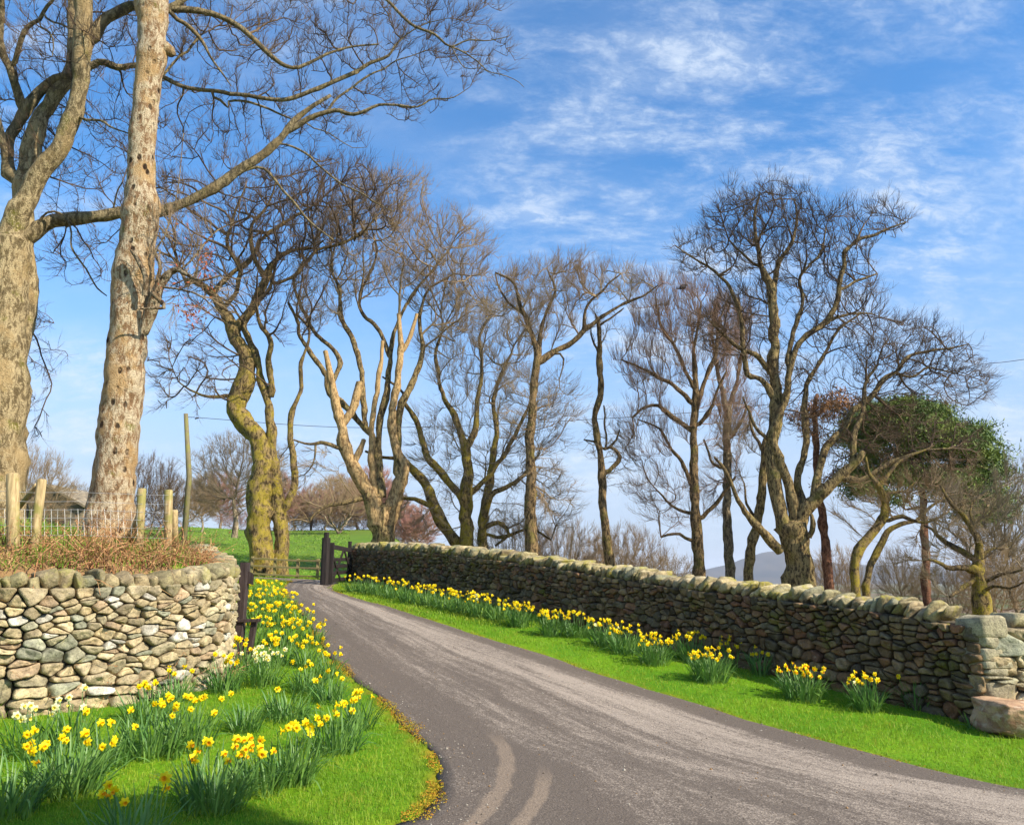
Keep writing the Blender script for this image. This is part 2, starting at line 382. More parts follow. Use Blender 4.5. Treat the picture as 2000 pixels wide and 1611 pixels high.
def build_road():
    n, k = 260, 44
    A = resample(ROAD_L, n); B = resample(ROAD_R, n)
    t = np.linspace(0, 1, k); r = rng(3)
    G = A[:, None] * (1 - t)[None, :, None] + B[:, None] * t[None, :, None]
    # ragged edges
    s = np.arange(n)
    w1 = 0.035 * fbm(np.stack([s * 0.35, 0 * s, 0 * s], 1), 4); w2 = 0.03 * fbm(np.stack([s * 0.35, 0 * s + 9, 0 * s], 1), 4)
    G[:, 0, 0] += w1; G[:, -1, 0] += w2
    X = G[..., 0].ravel(); Y = G[..., 1].ravel(); Z = hgt(X, Y).reshape(n, k) + 0.012 + 0.03 * np.sin(math.pi * t)[None]
    V = np.stack([X, Y, Z.ravel()], 1)
    i = np.arange(n * k).reshape(n, k); q = np.stack([i[:-1, :-1], i[1:, :-1], i[1:, 1:], i[:-1, 1:]], -1).reshape(-1, 4)
    # skirts under both edges
    sk = []
    base = len(V)
    lo = np.vstack([V[i[:, 0]], V[i[:, -1]]]); lo[:, 2] -= 0.12; V = np.vstack([V, lo])
    j = base + np.arange(n); sk.append(np.stack([i[:-1, 0], j[:-1], j[1:], i[1:, 0]], 1))
    j = j + n; sk.append(np.stack([i[:-1, -1], i[1:, -1], j[1:], j[:-1]], 1))
    mid = G[:, k // 2]; L = np.concatenate([[0], np.cumsum(np.linalg.norm(np.diff(mid, axis=0), axis=1))])
    uv = np.stack([np.tile(t * 3.6, n), np.repeat(L, k)], 1); uv = np.vstack([uv, np.zeros((2 * n, 2))])
    m = NT('worn asphalt', 0.82, 0.35)
    uvs = m.sep(m.tc.outputs['UV']); grain = m.noise(70, 5, 0.8); peb = m.voro(55); big = m.noise(0.8, 4, 0.6)
    st = m.noise(1.0, 9, 0.72, 0.35, src='UV', sc=(2.6, 0.30, 1)); st2 = m.noise(1.0, 8, 0.75, 0.2, src='UV', sc=(9, 0.9, 1))
    u = m.math('ADD', uvs[0], m.math('MULTIPLY', m.math('SUBTRACT', big, 0.5), 0.7))
    def band(c, w): return m.rng(m.math('ABSOLUTE', m.math('SUBTRACT', u, c)), w, w * 0.25)
    bands = m.math('MAXIMUM', m.math('MULTIPLY', band(0.95, 0.5), 0.45), m.math('MAXIMUM', band(2.55, 0.85), m.math('MULTIPLY', band(1.7, 0.5), 0.6)))
    wear = m.math('ADD', m.math('MULTIPLY', bands, 0.30), m.math('ADD', m.math('MULTIPLY', st, 0.72), m.math('MULTIPLY', st2, 0.58)))
    wear = m.math('ADD', wear, m.math('MULTIPLY', m.math('SUBTRACT', grain, 0.5), 0.9))
    grit = m.noise(20, 6, 0.85); wear = m.math('ADD', wear, m.math('MULTIPLY', m.math('SUBTRACT', grit, 0.5), 0.75))
    dark = m.mix(m.rng(grain, 0.3, 0.7), (0.070, 0.051, 0.037), (0.165, 0.128, 0.095))
    pale = m.mix(m.rng(grain, 0.3, 0.7), (0.24, 0.19, 0.145), (0.50, 0.405, 0.31))
    c = m.mix(m.rng(wear, 0.72, 1.06, 0.0, 0.85), dark, pale)
    c = m.mix(m.rng(peb, 0.20, 0.06, 0, 0.35), c, (0.42, 0.36, 0.31))
    # two dusty tyre sweeps turning out at the drive mouth
    ob = m.sep(m.tc.outputs['Object'])
    def arc(cx, cy, r0, w, y0, y1):
        dx = m.math('SUBTRACT', ob[0], cx); dy = m.math('SUBTRACT', ob[1], cy)
        d = m.math('SQRT', m.math('ADD', m.math('MULTIPLY', dx, dx), m.math('MULTIPLY', dy, dy)))
        d = m.math('ADD', d, m.math('MULTIPLY', m.math('SUBTRACT', m.noise(3, 3), 0.5), 0.10))
        return m.math('MULTIPLY', m.rng(m.math('ABSOLUTE', m.math('SUBTRACT', d, r0)), w, w * 0.5), m.math('MULTIPLY', m.rng(ob[1], y0, y0 - 0.8), m.rng(ob[0], -1.6, -1.0)))
    tr = m.math('MAXIMUM', arc(*ARC1), arc(*ARC2))
    c = m.mix(m.math('MULTIPLY', tr, m.rng(grain, 0.25, 0.6, 0.06, 0.42)), c, (0.40, 0.29, 0.19))
    m.color(c).bump(m.math('ADD', grain, m.math('MULTIPLY', peb, 0.6)), 0.55, 0.012)
    o = link('drive', mesh_data('drive', V, [q] + sk, uv=uv), m.m); tag(o, kind='structure')
ARC1 = (-5.15, 7.2, 5.11, 0.085, 8.6, 0); ARC2 = (-5.15, 7.2, 5.42, 0.075, 7.3, 0)
build_road()

def build_hills():
    m = NT('moorland', 1.0, 0.0); m.color(m.mix(m.rng(m.noise(0.004, 4), 0.4, 0.6), (0.05, 0.05, 0.045), (0.085, 0.07, 0.055)))
    pts = [(1180, 1128), (1300, 1122), (1380, 1112), (1420, 1104), (1455, 1090), (1490, 1078), (1520, 1074), (1550, 1080), (1590, 1092), (1640, 1100), (1700, 1106), (1760, 1104), (1830, 1108), (1900, 1102), (1960, 1106), (2100, 1110)]
    n = 240; xs = np.linspace(pts[0][0], pts[-1][0], n); ys = np.interp(xs, [p[0] for p in pts], [p[1] for p in pts])
    ys = ys + 1.5 * fbm(np.stack([xs * 0.03, 0 * xs, 0 * xs], 1), 2)
    top = np.array([P(a, b, 3400) for a, b in zip(xs, ys)])
    rows = []
    for f in np.linspace(0, 1, 14):
        r = top.copy(); r[:, 1] = 3400 - 900 * f; r[:, 2] = -20 + (top[:, 2] + 20) * (1 - f) ** 1.3
        r[:, 2] += (1 - f) * f * 60 * fbm(r * 0.004, 3)
        rows.append(r)
    back = top.copy(); back[:, 1] = 4200; back[:, 2] = -20; rows = [back] + rows
    V = np.concatenate(rows); k = len(rows); i = np.arange(k * n).reshape(k, n)
    q = np.stack([i[:-1, :-1], i[1:, :-1], i[1:, 1:], i[:-1, 1:]], -1).reshape(-1, 4)
    tag(link('hills', mesh_data('hills', V, [q]), m.m), kind='structure')
build_hills()
HAZE = 0.00015
# ------------------------------------------------------------------ dry-stone walls
def voronoi(seeds, W, Hfn, asp):
    """cells of seeds (n,2) with vertical distances weighted by asp; polygons clipped to 0..W, 0..H(s)"""
    S = seeds * np.array([1, asp]); cells = []
    for i, p in enumerate(S):
        d = np.hypot(*(S - p).T); nb = np.argsort(d)[1:16]
        R = 1.2; poly = [p + np.array(v) for v in ((-R, -R), (R, -R), (R, R), (-R, R))]
        planes = [((S[j] + p) / 2, S[j] - p) for j in nb]
        planes += [((0, 0), (-1, 0)), ((W, 0), (1, 0)), ((0, 0), (0, -1)), ((0, Hfn(seeds[i, 0]) * asp), (0, 1))]
        for c, nn in planes:
            c = np.array(c, float); nn = np.array(nn, float); out = []
            for a, b in zip(poly, poly[1:] + poly[:1]):
                da = (a - c) @ nn; db = (b - c) @ nn
                if da <= 0: out.append(a)
                if da * db < 0: out.append(a + (b - a) * (da / (da - db)))
            poly = out
            if len(poly) < 3: break
        cells.append(np.array(poly) / np.array([1, asp]) if len(poly) >= 3 else None)
    return cells
def stone_seeds(W, Hfn, courses, r, wmul):
    """rows of seeds; courses: list of (height, width) from the bottom up"""
    out = []; y = 0
    for h, w in courses:
        x = r.uniform(0, w)
        while x < W:
            ww = w * r.uniform(0.55, 1.6) * wmul
            yy = y + h * (0.5 + r.uniform(-0.17, 0.17) + 0.25 * math.sin(x * 1.9 + y * 5))
            if yy < Hfn(x) - 0.03: out.append((x, yy))
            if r.random() < 0.24 and h > 0.09 and yy < Hfn(x) - 0.14:   # a stack of thin slabs instead of one block
                k = int(r.integers(2, 4)); out.pop()
                for j in range(k): out.append((x + r.uniform(-.02, .02), yy + h * ((j + 0.5) / k - 0.5)))
            elif r.random() < 0.12 and yy < Hfn(x) - 0.12: out.append((x + r.uniform(-.03, .03), yy + h * 0.42))
            x += ww
        y += h
    return np.array(out)
PAL = {'cope': [(0.33, 0.28, 0.15), (0.28, 0.25, 0.14), (0.37, 0.30, 0.17), (0.24, 0.23, 0.15), (0.30, 0.24, 0.14), (0.40, 0.34, 0.21), (0.26, 0.22, 0.12)],
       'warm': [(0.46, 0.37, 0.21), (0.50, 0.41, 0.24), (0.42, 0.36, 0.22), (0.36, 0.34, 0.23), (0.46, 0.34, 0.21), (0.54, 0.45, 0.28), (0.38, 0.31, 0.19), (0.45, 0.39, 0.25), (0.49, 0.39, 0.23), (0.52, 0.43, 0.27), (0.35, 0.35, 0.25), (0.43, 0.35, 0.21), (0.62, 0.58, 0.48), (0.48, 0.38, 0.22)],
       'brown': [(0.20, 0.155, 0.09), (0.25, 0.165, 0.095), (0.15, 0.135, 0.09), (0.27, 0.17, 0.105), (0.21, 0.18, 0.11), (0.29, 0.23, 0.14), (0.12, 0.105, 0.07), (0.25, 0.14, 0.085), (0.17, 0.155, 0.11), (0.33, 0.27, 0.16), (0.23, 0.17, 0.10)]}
def wall_face(path, W, Hfn, zb, seeds, asp, pal, r, bulge, depth=0.16, gap=0.006, off=0.0):
    """path(s)->(x,y),(nx,ny) outward. returns verts, quads, tris, colors"""
    VV, QQ, TT, CC = [], [], [], []; n0 = 0; Mp = 22
    prof = [(1.0, -depth), (1.0, -0.05), (0.99, -0.014), (0.965, 0.45), (0.86, 0.88), (0.66, 0.97), (0.36, 1.0)]
    for cell in voronoi(seeds, W, Hfn, asp):
        if cell is None: continue
        p = cell
        for _ in range(2):
            p = np.concatenate([[a * .86 + b * .14, a * .14 + b * .86] for a, b in zip(p, np.roll(p, -1, 0))])
        pc = np.vstack([p, p[:1]]); s = np.concatenate([[0], np.cumsum(np.linalg.norm(np.diff(pc, axis=0), axis=1))])
        t = np.arange(Mp) / Mp * s[-1]; p = np.stack([np.interp(t, s, pc[:, 0]), np.interp(t, s, pc[:, 1])], 1)
        wv = np.stack([p[:, 0] * 6, p[:, 1] * 9, 0 * p[:, 0]], 1); p = p + 0.014 * np.stack([vnoise(wv, 31), vnoise(wv, 32)], 1)
        c = p.mean(0); v = p - c; l = np.linalg.norm(v, axis=1)
        size = math.sqrt(max(1e-5, abs(np.cross(v, np.roll(v, -1, 0)).sum() / 2)))
        if size < 0.02: continue
        g = gap * r.uniform(0.5, 1.7); p = c + v * np.clip(1 - g / np.maximum(l, 1e-4), 0.5, 1)[:, None]
        b = bulge * r.uniform(0.5, 1.3) * min(1.0, size / 0.12 + 0.25); push = r.uniform(-0.5, 0.5) * bulge * 0.9
        tx, tz = r.uniform(-0.38, 0.38, 2)
        sd = int(r.integers(1e6)); rings = []
        for f, dd in prof:
            q = c + (p - c) * f
            o = np.full(Mp, dd if dd < 0 else dd * b)
            o = o + push + (q[:, 0] - c[0]) * tx + (q[:, 1] - c[1]) * tz
            if dd > -0.04:
                nn = fbm(np.stack([q[:, 0] * 14, q[:, 1] * 14, o * 14], 1), sd, 3)
                o = o + nn * 0.020 * min(1.6, size / 0.12) + np.abs(vnoise(np.stack([q[:, 0] * 7, q[:, 1] * 11, 0 * o], 1), sd)) * 0.022; q = q + (q - c) * (nn * 0.055)[:, None]
            rings.append((q, o))
        q = c[None]; rings.append((q, np.array([b + push + 0.004 * r.normal()])))
        uvp = np.vstack([a for a, _ in rings]); oo = np.concatenate([b_ for _, b_ in rings])
        xy, nr = path(uvp[:, 0]); z = zb(xy[:, 0], xy[:, 1]) + uvp[:, 1]
        X = xy + nr * (oo + off)[:, None]
        V = np.column_stack([X, z]); k = len(prof)
        ii = np.arange(Mp); jj = (ii + 1) % Mp
        Q = np.concatenate([np.stack([a * Mp + ii, a * Mp + jj, (a + 1) * Mp + jj, (a + 1) * Mp + ii], 1) for a in range(k - 1)])
        T = np.stack([(k - 1) * Mp + ii, (k - 1) * Mp + jj, np.full(Mp, k * Mp)], 1)
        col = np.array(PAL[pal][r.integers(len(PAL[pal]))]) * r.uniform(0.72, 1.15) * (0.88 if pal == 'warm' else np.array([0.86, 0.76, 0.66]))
        VV.append(V); QQ.append(Q + n0); TT.append(T + n0); CC.append(np.tile(col, (len(V), 1))); n0 += len(V)
    return np.concatenate(VV), np.concatenate(QQ), np.concatenate(TT), np.concatenate(CC)
_bm = bmesh.new(); bmesh.ops.create_icosphere(_bm, subdivisions=3, radius=1)
ICO_V = np.array([v.co for v in _bm.verts]); ICO_F = np.array([[v.index for v in f.verts] for f in _bm.faces]); _bm.free()
_bm = bmesh.new(); bmesh.ops.create_icosphere(_bm, subdivisions=5, radius=1)
ICO5_V = np.array([v.co for v in _bm.verts]); ICO5_F = np.array([[v.index for v in f.verts] for f in _bm.faces]); _bm.free()
def rock(sx, sy, sz, r, sq=0.55, cuts=7, rough=0.05, hi=False):
    v = (ICO5_V if hi else ICO_V).copy(); v = np.sign(v) * np.abs(v) ** sq
    v /= np.abs(v).max(0)
    for _ in range(cuts):
        n = nrm(r.normal(size=3)); d = r.uniform(0.60, 0.95) * (np.abs(n).sum() ** 0.55); k = v @ n - d
        v -= np.clip(k, 0, None)[:, None] * n * 0.9
    sd = int(r.integers(1e6)); v = v + nrm(v) * (rough * fbm(v * 2.2, sd, 4 if hi else 3))[:, None]
    return v * np.array([sx, sy, sz]) / 2
def stone_mat(name, moss, mosscol, grain=1.0):
    m = NT(name, 0.9, 0.2); a = m.attr()
    n1 = m.noise(9 * grain, 5, 0.65); n2 = m.noise(60 * grain, 4, 0.7); n3 = m.noise(2.2, 4, 0.6); n4 = m.noise(24 * grain, 4, 0.6, 0.6)
    c = m.mix(m.rng(n1, 0.32, 0.68), m.mix(1.0, a, (0.62, 0.60, 0.58), 'MULTIPLY'), m.mix(1.0, a, (1.3, 1.26, 1.18), 'MULTIPLY'))
    c = m.mix(m.rng(n2, 0.5, 0.68, 0, 0.6), c, (0.055, 0.045, 0.035))
    c = m.mix(m.rng(n4, 0.60, 0.72, 0, 0.35), c, (0.52, 0.46, 0.34))
    if moss: c = m.mix(m.math('MULTIPLY', m.rng(n3, 0.66 - 0.25 * moss, 0.8 - 0.25 * moss), m.rng(n4, 0.3, 0.6)), c, mosscol)
    m.color(c).bump(m.math('ADD', m.math('ADD', n1, n4), m.math('MULTIPLY', n2, 0.5)), 0.8, 0.018)
    return m.m
M['stone_warm'] = stone_mat('warm fieldstone', 0.1, (0.26, 0.22, 0.04))
M['stone_brown'] = stone_mat('brown fieldstone', 0.45, (0.13, 0.12, 0.012))
M['stone_cope'] = stone_mat('lichened coping stone', 0.55, (0.27, 0.24, 0.08))
M['stone_cope2'] = stone_mat('mossy coping stone', 0.7, (0.27, 0.23, 0.045))
_m = NT('packed rubble', 0.95, 0.1); _m.color(_m.mix(_m.rng(_m.noise(12, 4), 0.4, 0.6), (0.05, 0.042, 0.03), (0.11, 0.09, 0.06))).bump(_m.noise(20, 4), 0.8, 0.03); M['core'] = _m.m

def path_fn(pts, smooth=2, flip=1):
    q = resample(pts, 400, smooth); s = np.concatenate([[0], np.cumsum(np.linalg.norm(np.diff(q, axis=0), axis=1))])
    d = np.gradient(q, axis=0); d = nrm(d)
    for _ in range(6): d[1:-1] = (d[:-2] + d[1:-1] + d[2:]) / 3
    d = nrm(d); n = np.stack([d[:, 1], -d[:, 0]], 1) * flip
    def f(t):
        t = np.atleast_1d(t); xy = np.stack([np.interp(t, s, q[:, 0]), np.interp(t, s, q[:, 1])], 1)
        nn = np.stack([np.interp(t, s, n[:, 0]), np.interp(t, s, n[:, 1])], 1); return xy, nrm(nn)
    return f, s[-1]
def core_mesh(f, W, Hfn, zb, th, n=120, front=0.055, top_off=0.0):
    s = np.linspace(0.02, W - 0.02, n); xy, nr = f(s); V = []; z = zb(xy[:, 0], xy[:, 1]); H = np.array([Hfn(a) for a in s]) + top_off
    for o, t in ((-front, 0), (-front, 1), (-th, 1), (-th, 0)):
        p = xy + nr * o; V.append(np.column_stack([p, z - 0.25 if t == 0 else z + H]))
    V = np.concatenate(V); i = np.arange(n); Q = []
    for a in range(4):
        b = (a + 1) % 4; Q.append(np.stack([a * n + i[:-1], a * n + i[1:], b * n + i[1:], b * n + i[:-1]], 1))
    Q.append(np.array([[0, n, 2 * n, 3 * n], [n - 1, 4 * n - 1, 3 * n - 1, 2 * n - 1]]))
    return V, np.concatenate(Q)
def coping(f, W, Hfn, zb, r, thick, high, deep, pal, lean, s0=0.0, s1=None, mid=-0.2):
    VV, FF, CC = [], [], []; n0 = 0; s = s0
    s1 = s1 or W
    while s < s1:
        w = r.uniform(*thick); h = r.uniform(*high); dp = r.uniform(*deep)
        v = rock(w * 1.25, dp, h, r, 0.34, 12, 0.10)
        la = r.normal(lean, 0.12); R = np.array([[math.cos(la), 0, math.sin(la)], [0, 1, 0], [-math.sin(la), 0, math.cos(la)]]); v = v @ R.T
        ya = r.normal(0, 0.10); xy, nr = f(s + w / 2); xy = xy[0]; nn = nr[0]; tt = np.array([-nn[1], nn[0]])
        tx = math.cos(ya) * tt + math.sin(ya) * nn; ny = -math.sin(ya) * tt + math.cos(ya) * nn
        c = xy + nn * (mid + r.normal(0, 0.02))
        z = float(zb(xy[0], xy[1])[0]) + Hfn(s + w / 2) + h / 2 - 0.035
        X = c + v[:, :1] * tx + v[:, 1:2] * ny
        col = np.array(PAL[pal][r.integers(len(PAL[pal]))]) * r.uniform(0.85, 1.2)
        VV.append(np.column_stack([X, z + v[:, 2]])); FF.append(ICO_F + n0); CC.append(np.tile(col, (len(v), 1))); n0 += len(v)
        s += w
    return np.concatenate(VV), np.concatenate(FF), np.concatenate(CC)

def build_left_wall():
    r = rng(11); f, W = path_fn(LW, 2)
    def Hfn(s): return float(np.interp(s, [0, 6.5, W - 4.5, W], [1.27, 1.27, 1.27, 1.15]))
    zb = hgt_low
    courses = [(0.19, 0.28), (0.17, 0.25), (0.145, 0.22), (0.13, 0.21), (0.12, 0.20), (0.10, 0.19), (0.075, 0.21), (0.06, 0.2), (0.055, 0.2), (0.05, 0.2), (0.05, 0.2), (0.05, 0.2)]
    seeds = stone_seeds(W, Hfn, courses, r, 1.0); seeds = seeds[seeds[:, 0] > 2.6]
    V, Q, T, Cc = wall_face(f, W, Hfn, zb, seeds, 1.5, 'warm', r, 0.05, gap=0.0045)
    root = empty('dry_stone_wall', (-4, 9.5, 0.3), 'sunlit tan dry stone wall curving beside the dark gate post, holding up the bank', 'stone wall')
    org = np.array(root.location)
    link('stonework', mesh_data('stonework', V - org, [Q, T], Cc), M['stone_warm'], root)
    V, Q = core_mesh(f, W, Hfn, zb, 0.5); link('core', mesh_data('core', V - org, [Q], smooth=False), M['core'], root)
    V, F_, Cc = coping(f, W, Hfn, zb, r, (0.06, 0.19), (0.13, 0.23), (0.30, 0.40), 'cope', -0.3, 2.4, mid=-0.13)
    link('coping', mesh_data('coping', V - org, [F_], Cc), M['stone_cope'], root)
def hgt_low(x, y):
    """lawn level in front of the left wall, continued under it"""
    x = np.atleast_1d(x); y = np.atleast_1d(y)
    return np.interp(y, [-60, 5, 8, 9.6, 13.6, 16.7, 20, 23, 26], [-1.5, 0.0, 0.07, 0.16, 0.6, 0.95, 1.2, 1.33, 1.40]) - 0.035 * np.clip(x, -8, 6) - 0.02
build_left_wall()

# right wall: runs from the boulder at the drive mouth up to the open gate, with a short return past the quoins
RWD = nrm(np.array([-4.74 - 5.33, 24.0 - 9.45]))
def build_right_wall():
    r = rng(21)
    f, W = path_fn([(5.33, 9.45), (0.3, 16.73), (-4.74, 24.0)], 1, -1)
    def Hfn(s): return float(np.interp(s, [0, 2, 5, 9, 14, W], [1.12, 1.10, 1.0, 0.98, 0.98, 0.92]))
    courses = [(0.19, 0.23), (0.155, 0.20), (0.14, 0.19), (0.12, 0.17), (0.11, 0.16), (0.10, 0.16), (0.085, 0.15), (0.07, 0.15), (0.06, 0.15), (0.05, 0.15), (0.05, 0.14), (0.05, 0.14)]
    seeds = stone_seeds(W, Hfn, courses, r, 1.0); seeds = seeds[seeds[:, 0] > 0.12]
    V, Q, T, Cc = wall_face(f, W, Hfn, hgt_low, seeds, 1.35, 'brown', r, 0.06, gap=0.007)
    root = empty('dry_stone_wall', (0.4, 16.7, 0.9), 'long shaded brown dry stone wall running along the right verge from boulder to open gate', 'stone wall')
    org = np.array(root.location)
    link('stonework', mesh_data('stonework', V - org, [Q, T], Cc), M['stone_brown'], root)
    V, Q = core_mesh(f, W, Hfn, hgt_low, 0.5); link('core', mesh_data('core', V - org, [Q], smooth=False), M['core'], root)
    V, F_, Cc = coping(f, W, Hfn, hgt_low, r, (0.035, 0.11), (0.14, 0.29), (0.44, 0.56), 'cope', 0.6, 0.42, mid=-0.22)
    link('coping', mesh_data('coping', V - org, [F_], Cc), M['stone_cope2'], root)
    # return wall and the corner quoins
    g2, W2 = path_fn([(5.35, 9.47), (6.4, 9.62), (8.4, 9.95)], 1, 1)
    H2 = lambda s: 1.12
    seeds = stone_seeds(W2, H2, [(0.30, 0.3), (0.12, 0.2), (0.06, 0.22), (0.06, 0.22), (0.06, 0.2), (0.12, 0.2), (0.06, 0.2), (0.12, 0.2), (0.13, 0.16), (0.08, 0.2)], r, 1.0)
    V, Q, T, Cc = wall_face(g2, W2, H2, hgt_low, seeds[seeds[:, 0] > 0.30], 1.15, 'warm', r, 0.05)
    link('end_stonework', mesh_data('end_stonework', V - org, [Q, T], Cc), M['stone_warm'], root)
    V, Q = core_mesh(g2, W2, H2, hgt_low, 0.45); link('end_core', mesh_data('end_core', V - org, [Q], smooth=False), M['core'], root)
    V, F_, Cc = coping(g2, W2, H2, hgt_low, r, (0.12, 0.3), (0.18, 0.26), (0.42, 0.5), 'cope', 0.1, 0.45, mid=-0.22)
    link('end_coping', mesh_data('end_coping', V - org, [F_], Cc), M['stone_cope2'], root)
    # quoins: stacked corner blocks, alternately long and short. (z0, h, along wall, along end)
    zc = float(hgt_low(5.33, 9.45)[0])
    corner = np.array([5.35, 9.45]); ax = RWD; ay = nrm(np.array([1.03, 0.15]))
    for z0, h, la, lb in [(0.27, 0.27, 0.34, 0.42), (0.54, 0.05, 0.26, 0.34), (0.59, 0.08, 0.30, 0.28), (0.67, 0.08, 0.22, 0.34), (0.75, 0.14, 0.44, 0.24), (0.89, 0.12, 0.2, 0.2), (1.0, 0.25, 0.34, 0.32)]:
        v = rock(1, 1, 1, r, 0.24, 6, 0.06) + 0.0
        u = (v[:, 0] + 0.5) * la; w = (v[:, 1] + 0.5) * lb
        X = corner + np.outer(u, ax) + np.outer(w, ay) - 0.03 * (ax + ay) + nrm(-(ax + ay)) * 0.02
        V = np.column_stack([X, zc + z0 + h / 2 + v[:, 2] * h * 1.02])
        col = np.array([0.36, 0.32, 0.21]) * r.uniform(0.75, 1.15)
        link('quoin', mesh_data('quoin', V - org, [ICO_F], np.tile(col, (len(V), 1))), M['stone_warm'], root)
    # boulder
    v = rock(1.60, 0.85, 0.50, rng(5), 0.62, 16, 0.07, hi=True)
    m = NT('pink boulder', 0.85, 0.25); n1 = m.noise(3, 6, 0.65, 1.0, sc=(1, 1, 2.4)); n2 = m.noise(28, 5, 0.7); n3 = m.noise(7, 4, 0.6, 0.5)
    c = m.mix(m.rng(n1, 0.36, 0.62), (0.26, 0.13, 0.075), (0.47, 0.30, 0.17)); c = m.mix(m.rng(n3, 0.52, 0.66, 0, 0.7), c, (0.52, 0.40, 0.27))
    c = m.mix(m.rng(n2, 0.55, 0.7, 0, 0.5), c, (0.12, 0.07, 0.05)); m.color(c).bump(m.math('ADD', n1, m.math('MULTIPLY', n2, 0.4)), 0.8, 0.04)
    b = ground(1950, 1402); o = link('boulder', mesh_data('boulder', v, [ICO5_F]), m.m, None, (5.68, 9.36, zc + 0.09)); o.rotation_euler = (0.0, 0.10, 0.25)
    tag(o, 'large pinkish boulder at the foot of the sunlit wall end', 'boulder')
build_right_wall()
# ------------------------------------------------------------------ bare trees
SC = {'P': (1, 0, 0), 'A': (0.4345, 0, 0), 'B': (0.5587, 300, 300), 'C': (0.5587, 900, 300), 'D': (0.5587, 1300, 300), 'E': (0.3, 500, 0), 'G': (0.3103, 1650, 700)}
class Skel:
    def __init__(s): s.p = []; s.par = []; s.r = []; s.px = []; s.sprout = []
    def add(s, p, par, r, px, sp=True):
        s.p.append(p); s.par.append(par); s.r.append(r); s.px.append(px); s.sprout.append(sp); return len(s.p) - 1
def catmull(pts, n):
    pts = np.array(pts, float); ext = np.vstack([2 * pts[0] - pts[1], pts, 2 * pts[-1] - pts[-2]])
    out = []
    for i in range(len(pts) - 1):
        p0, p1, p2, p3 = ext[i:i + 4]
        for t in np.linspace(0, 1, n, endpoint=False):
            out.append(0.5 * ((2 * p1) + (-p0 + p2) * t + (2 * p0 - 5 * p1 + 4 * p2 - p3) * t ** 2 + (-p0 + 3 * p1 - 3 * p2 + p3) * t ** 3))
    out.append(pts[-1]); return np.array(out)
def trace(sk, limb, Y0, r, step, jit=0.0):
    """limb: dict(s=scale key, pts=[(x,y,w)..], d=(start offset or None, end change), sp=sprouts)"""
    k, ox, oy = SC[limb.get('s', 'P')]
    pts = [(ox + a * k, oy + b * k, w * k) for a, b, w in limb['pts']]
    c = catmull(pts, 10)
    d0, d1 = limb.get('d', (None, 0.0)); par = -1
    if d0 is None:
        px = np.array(sk.px); q = np.hypot(px[:, 0] - c[0, 0], px[:, 1] - c[0, 1]); par = int(np.argmin(q)); y0 = sk.p[par][1]
    else: y0 = Y0 + d0
    L = np.concatenate([[0], np.cumsum(np.hypot(*np.diff(c[:, :2], axis=0).T))]); u = L / L[-1]
    ys = y0 + d1 * u ** 0.9
    X = np.array([P(a[0], a[1], y) for a, y in zip(c, ys)]); R = np.maximum(c[:, 2], 0.4) / 2 / F_PX * ys
    S = np.concatenate([[0], np.cumsum(np.linalg.norm(np.diff(X, axis=0), axis=1))]); n = max(3, int(S[-1] / step))
    t = np.linspace(0, S[-1], n); X = np.stack([np.interp(t, S, X[:, j]) for j in range(3)], 1); R = np.interp(t, S, R)
    pxs = np.stack([np.interp(t, S, c[:, 0]), np.interp(t, S, c[:, 1])], 1)
    if jit:
        e = np.sin(np.linspace(0, math.pi, n))[:, None]
        X = X + e * jit * np.stack([vnoise(np.stack([t * 2.6, 0 * t + 7 * j + r.uniform(0, 50), 0 * t], 1), 3) for j in range(3)], 1)
        X = X + e * jit * 0.4 * np.stack([vnoise(np.stack([t * 7, 0 * t + 9 * j + X[0, 0] * 5, 0 * t], 1), 6) for j in range(3)], 1)
    if par >= 0:
        X = X[1:]; R = np.minimum(R[1:], max(sk.r[par] * 0.97, 0.004)); pxs = pxs[1:]
    for a in range(len(X)):
        par = sk.add(X[a], par, R[a], pxs[a], limb.get('sp', True))
    return sk
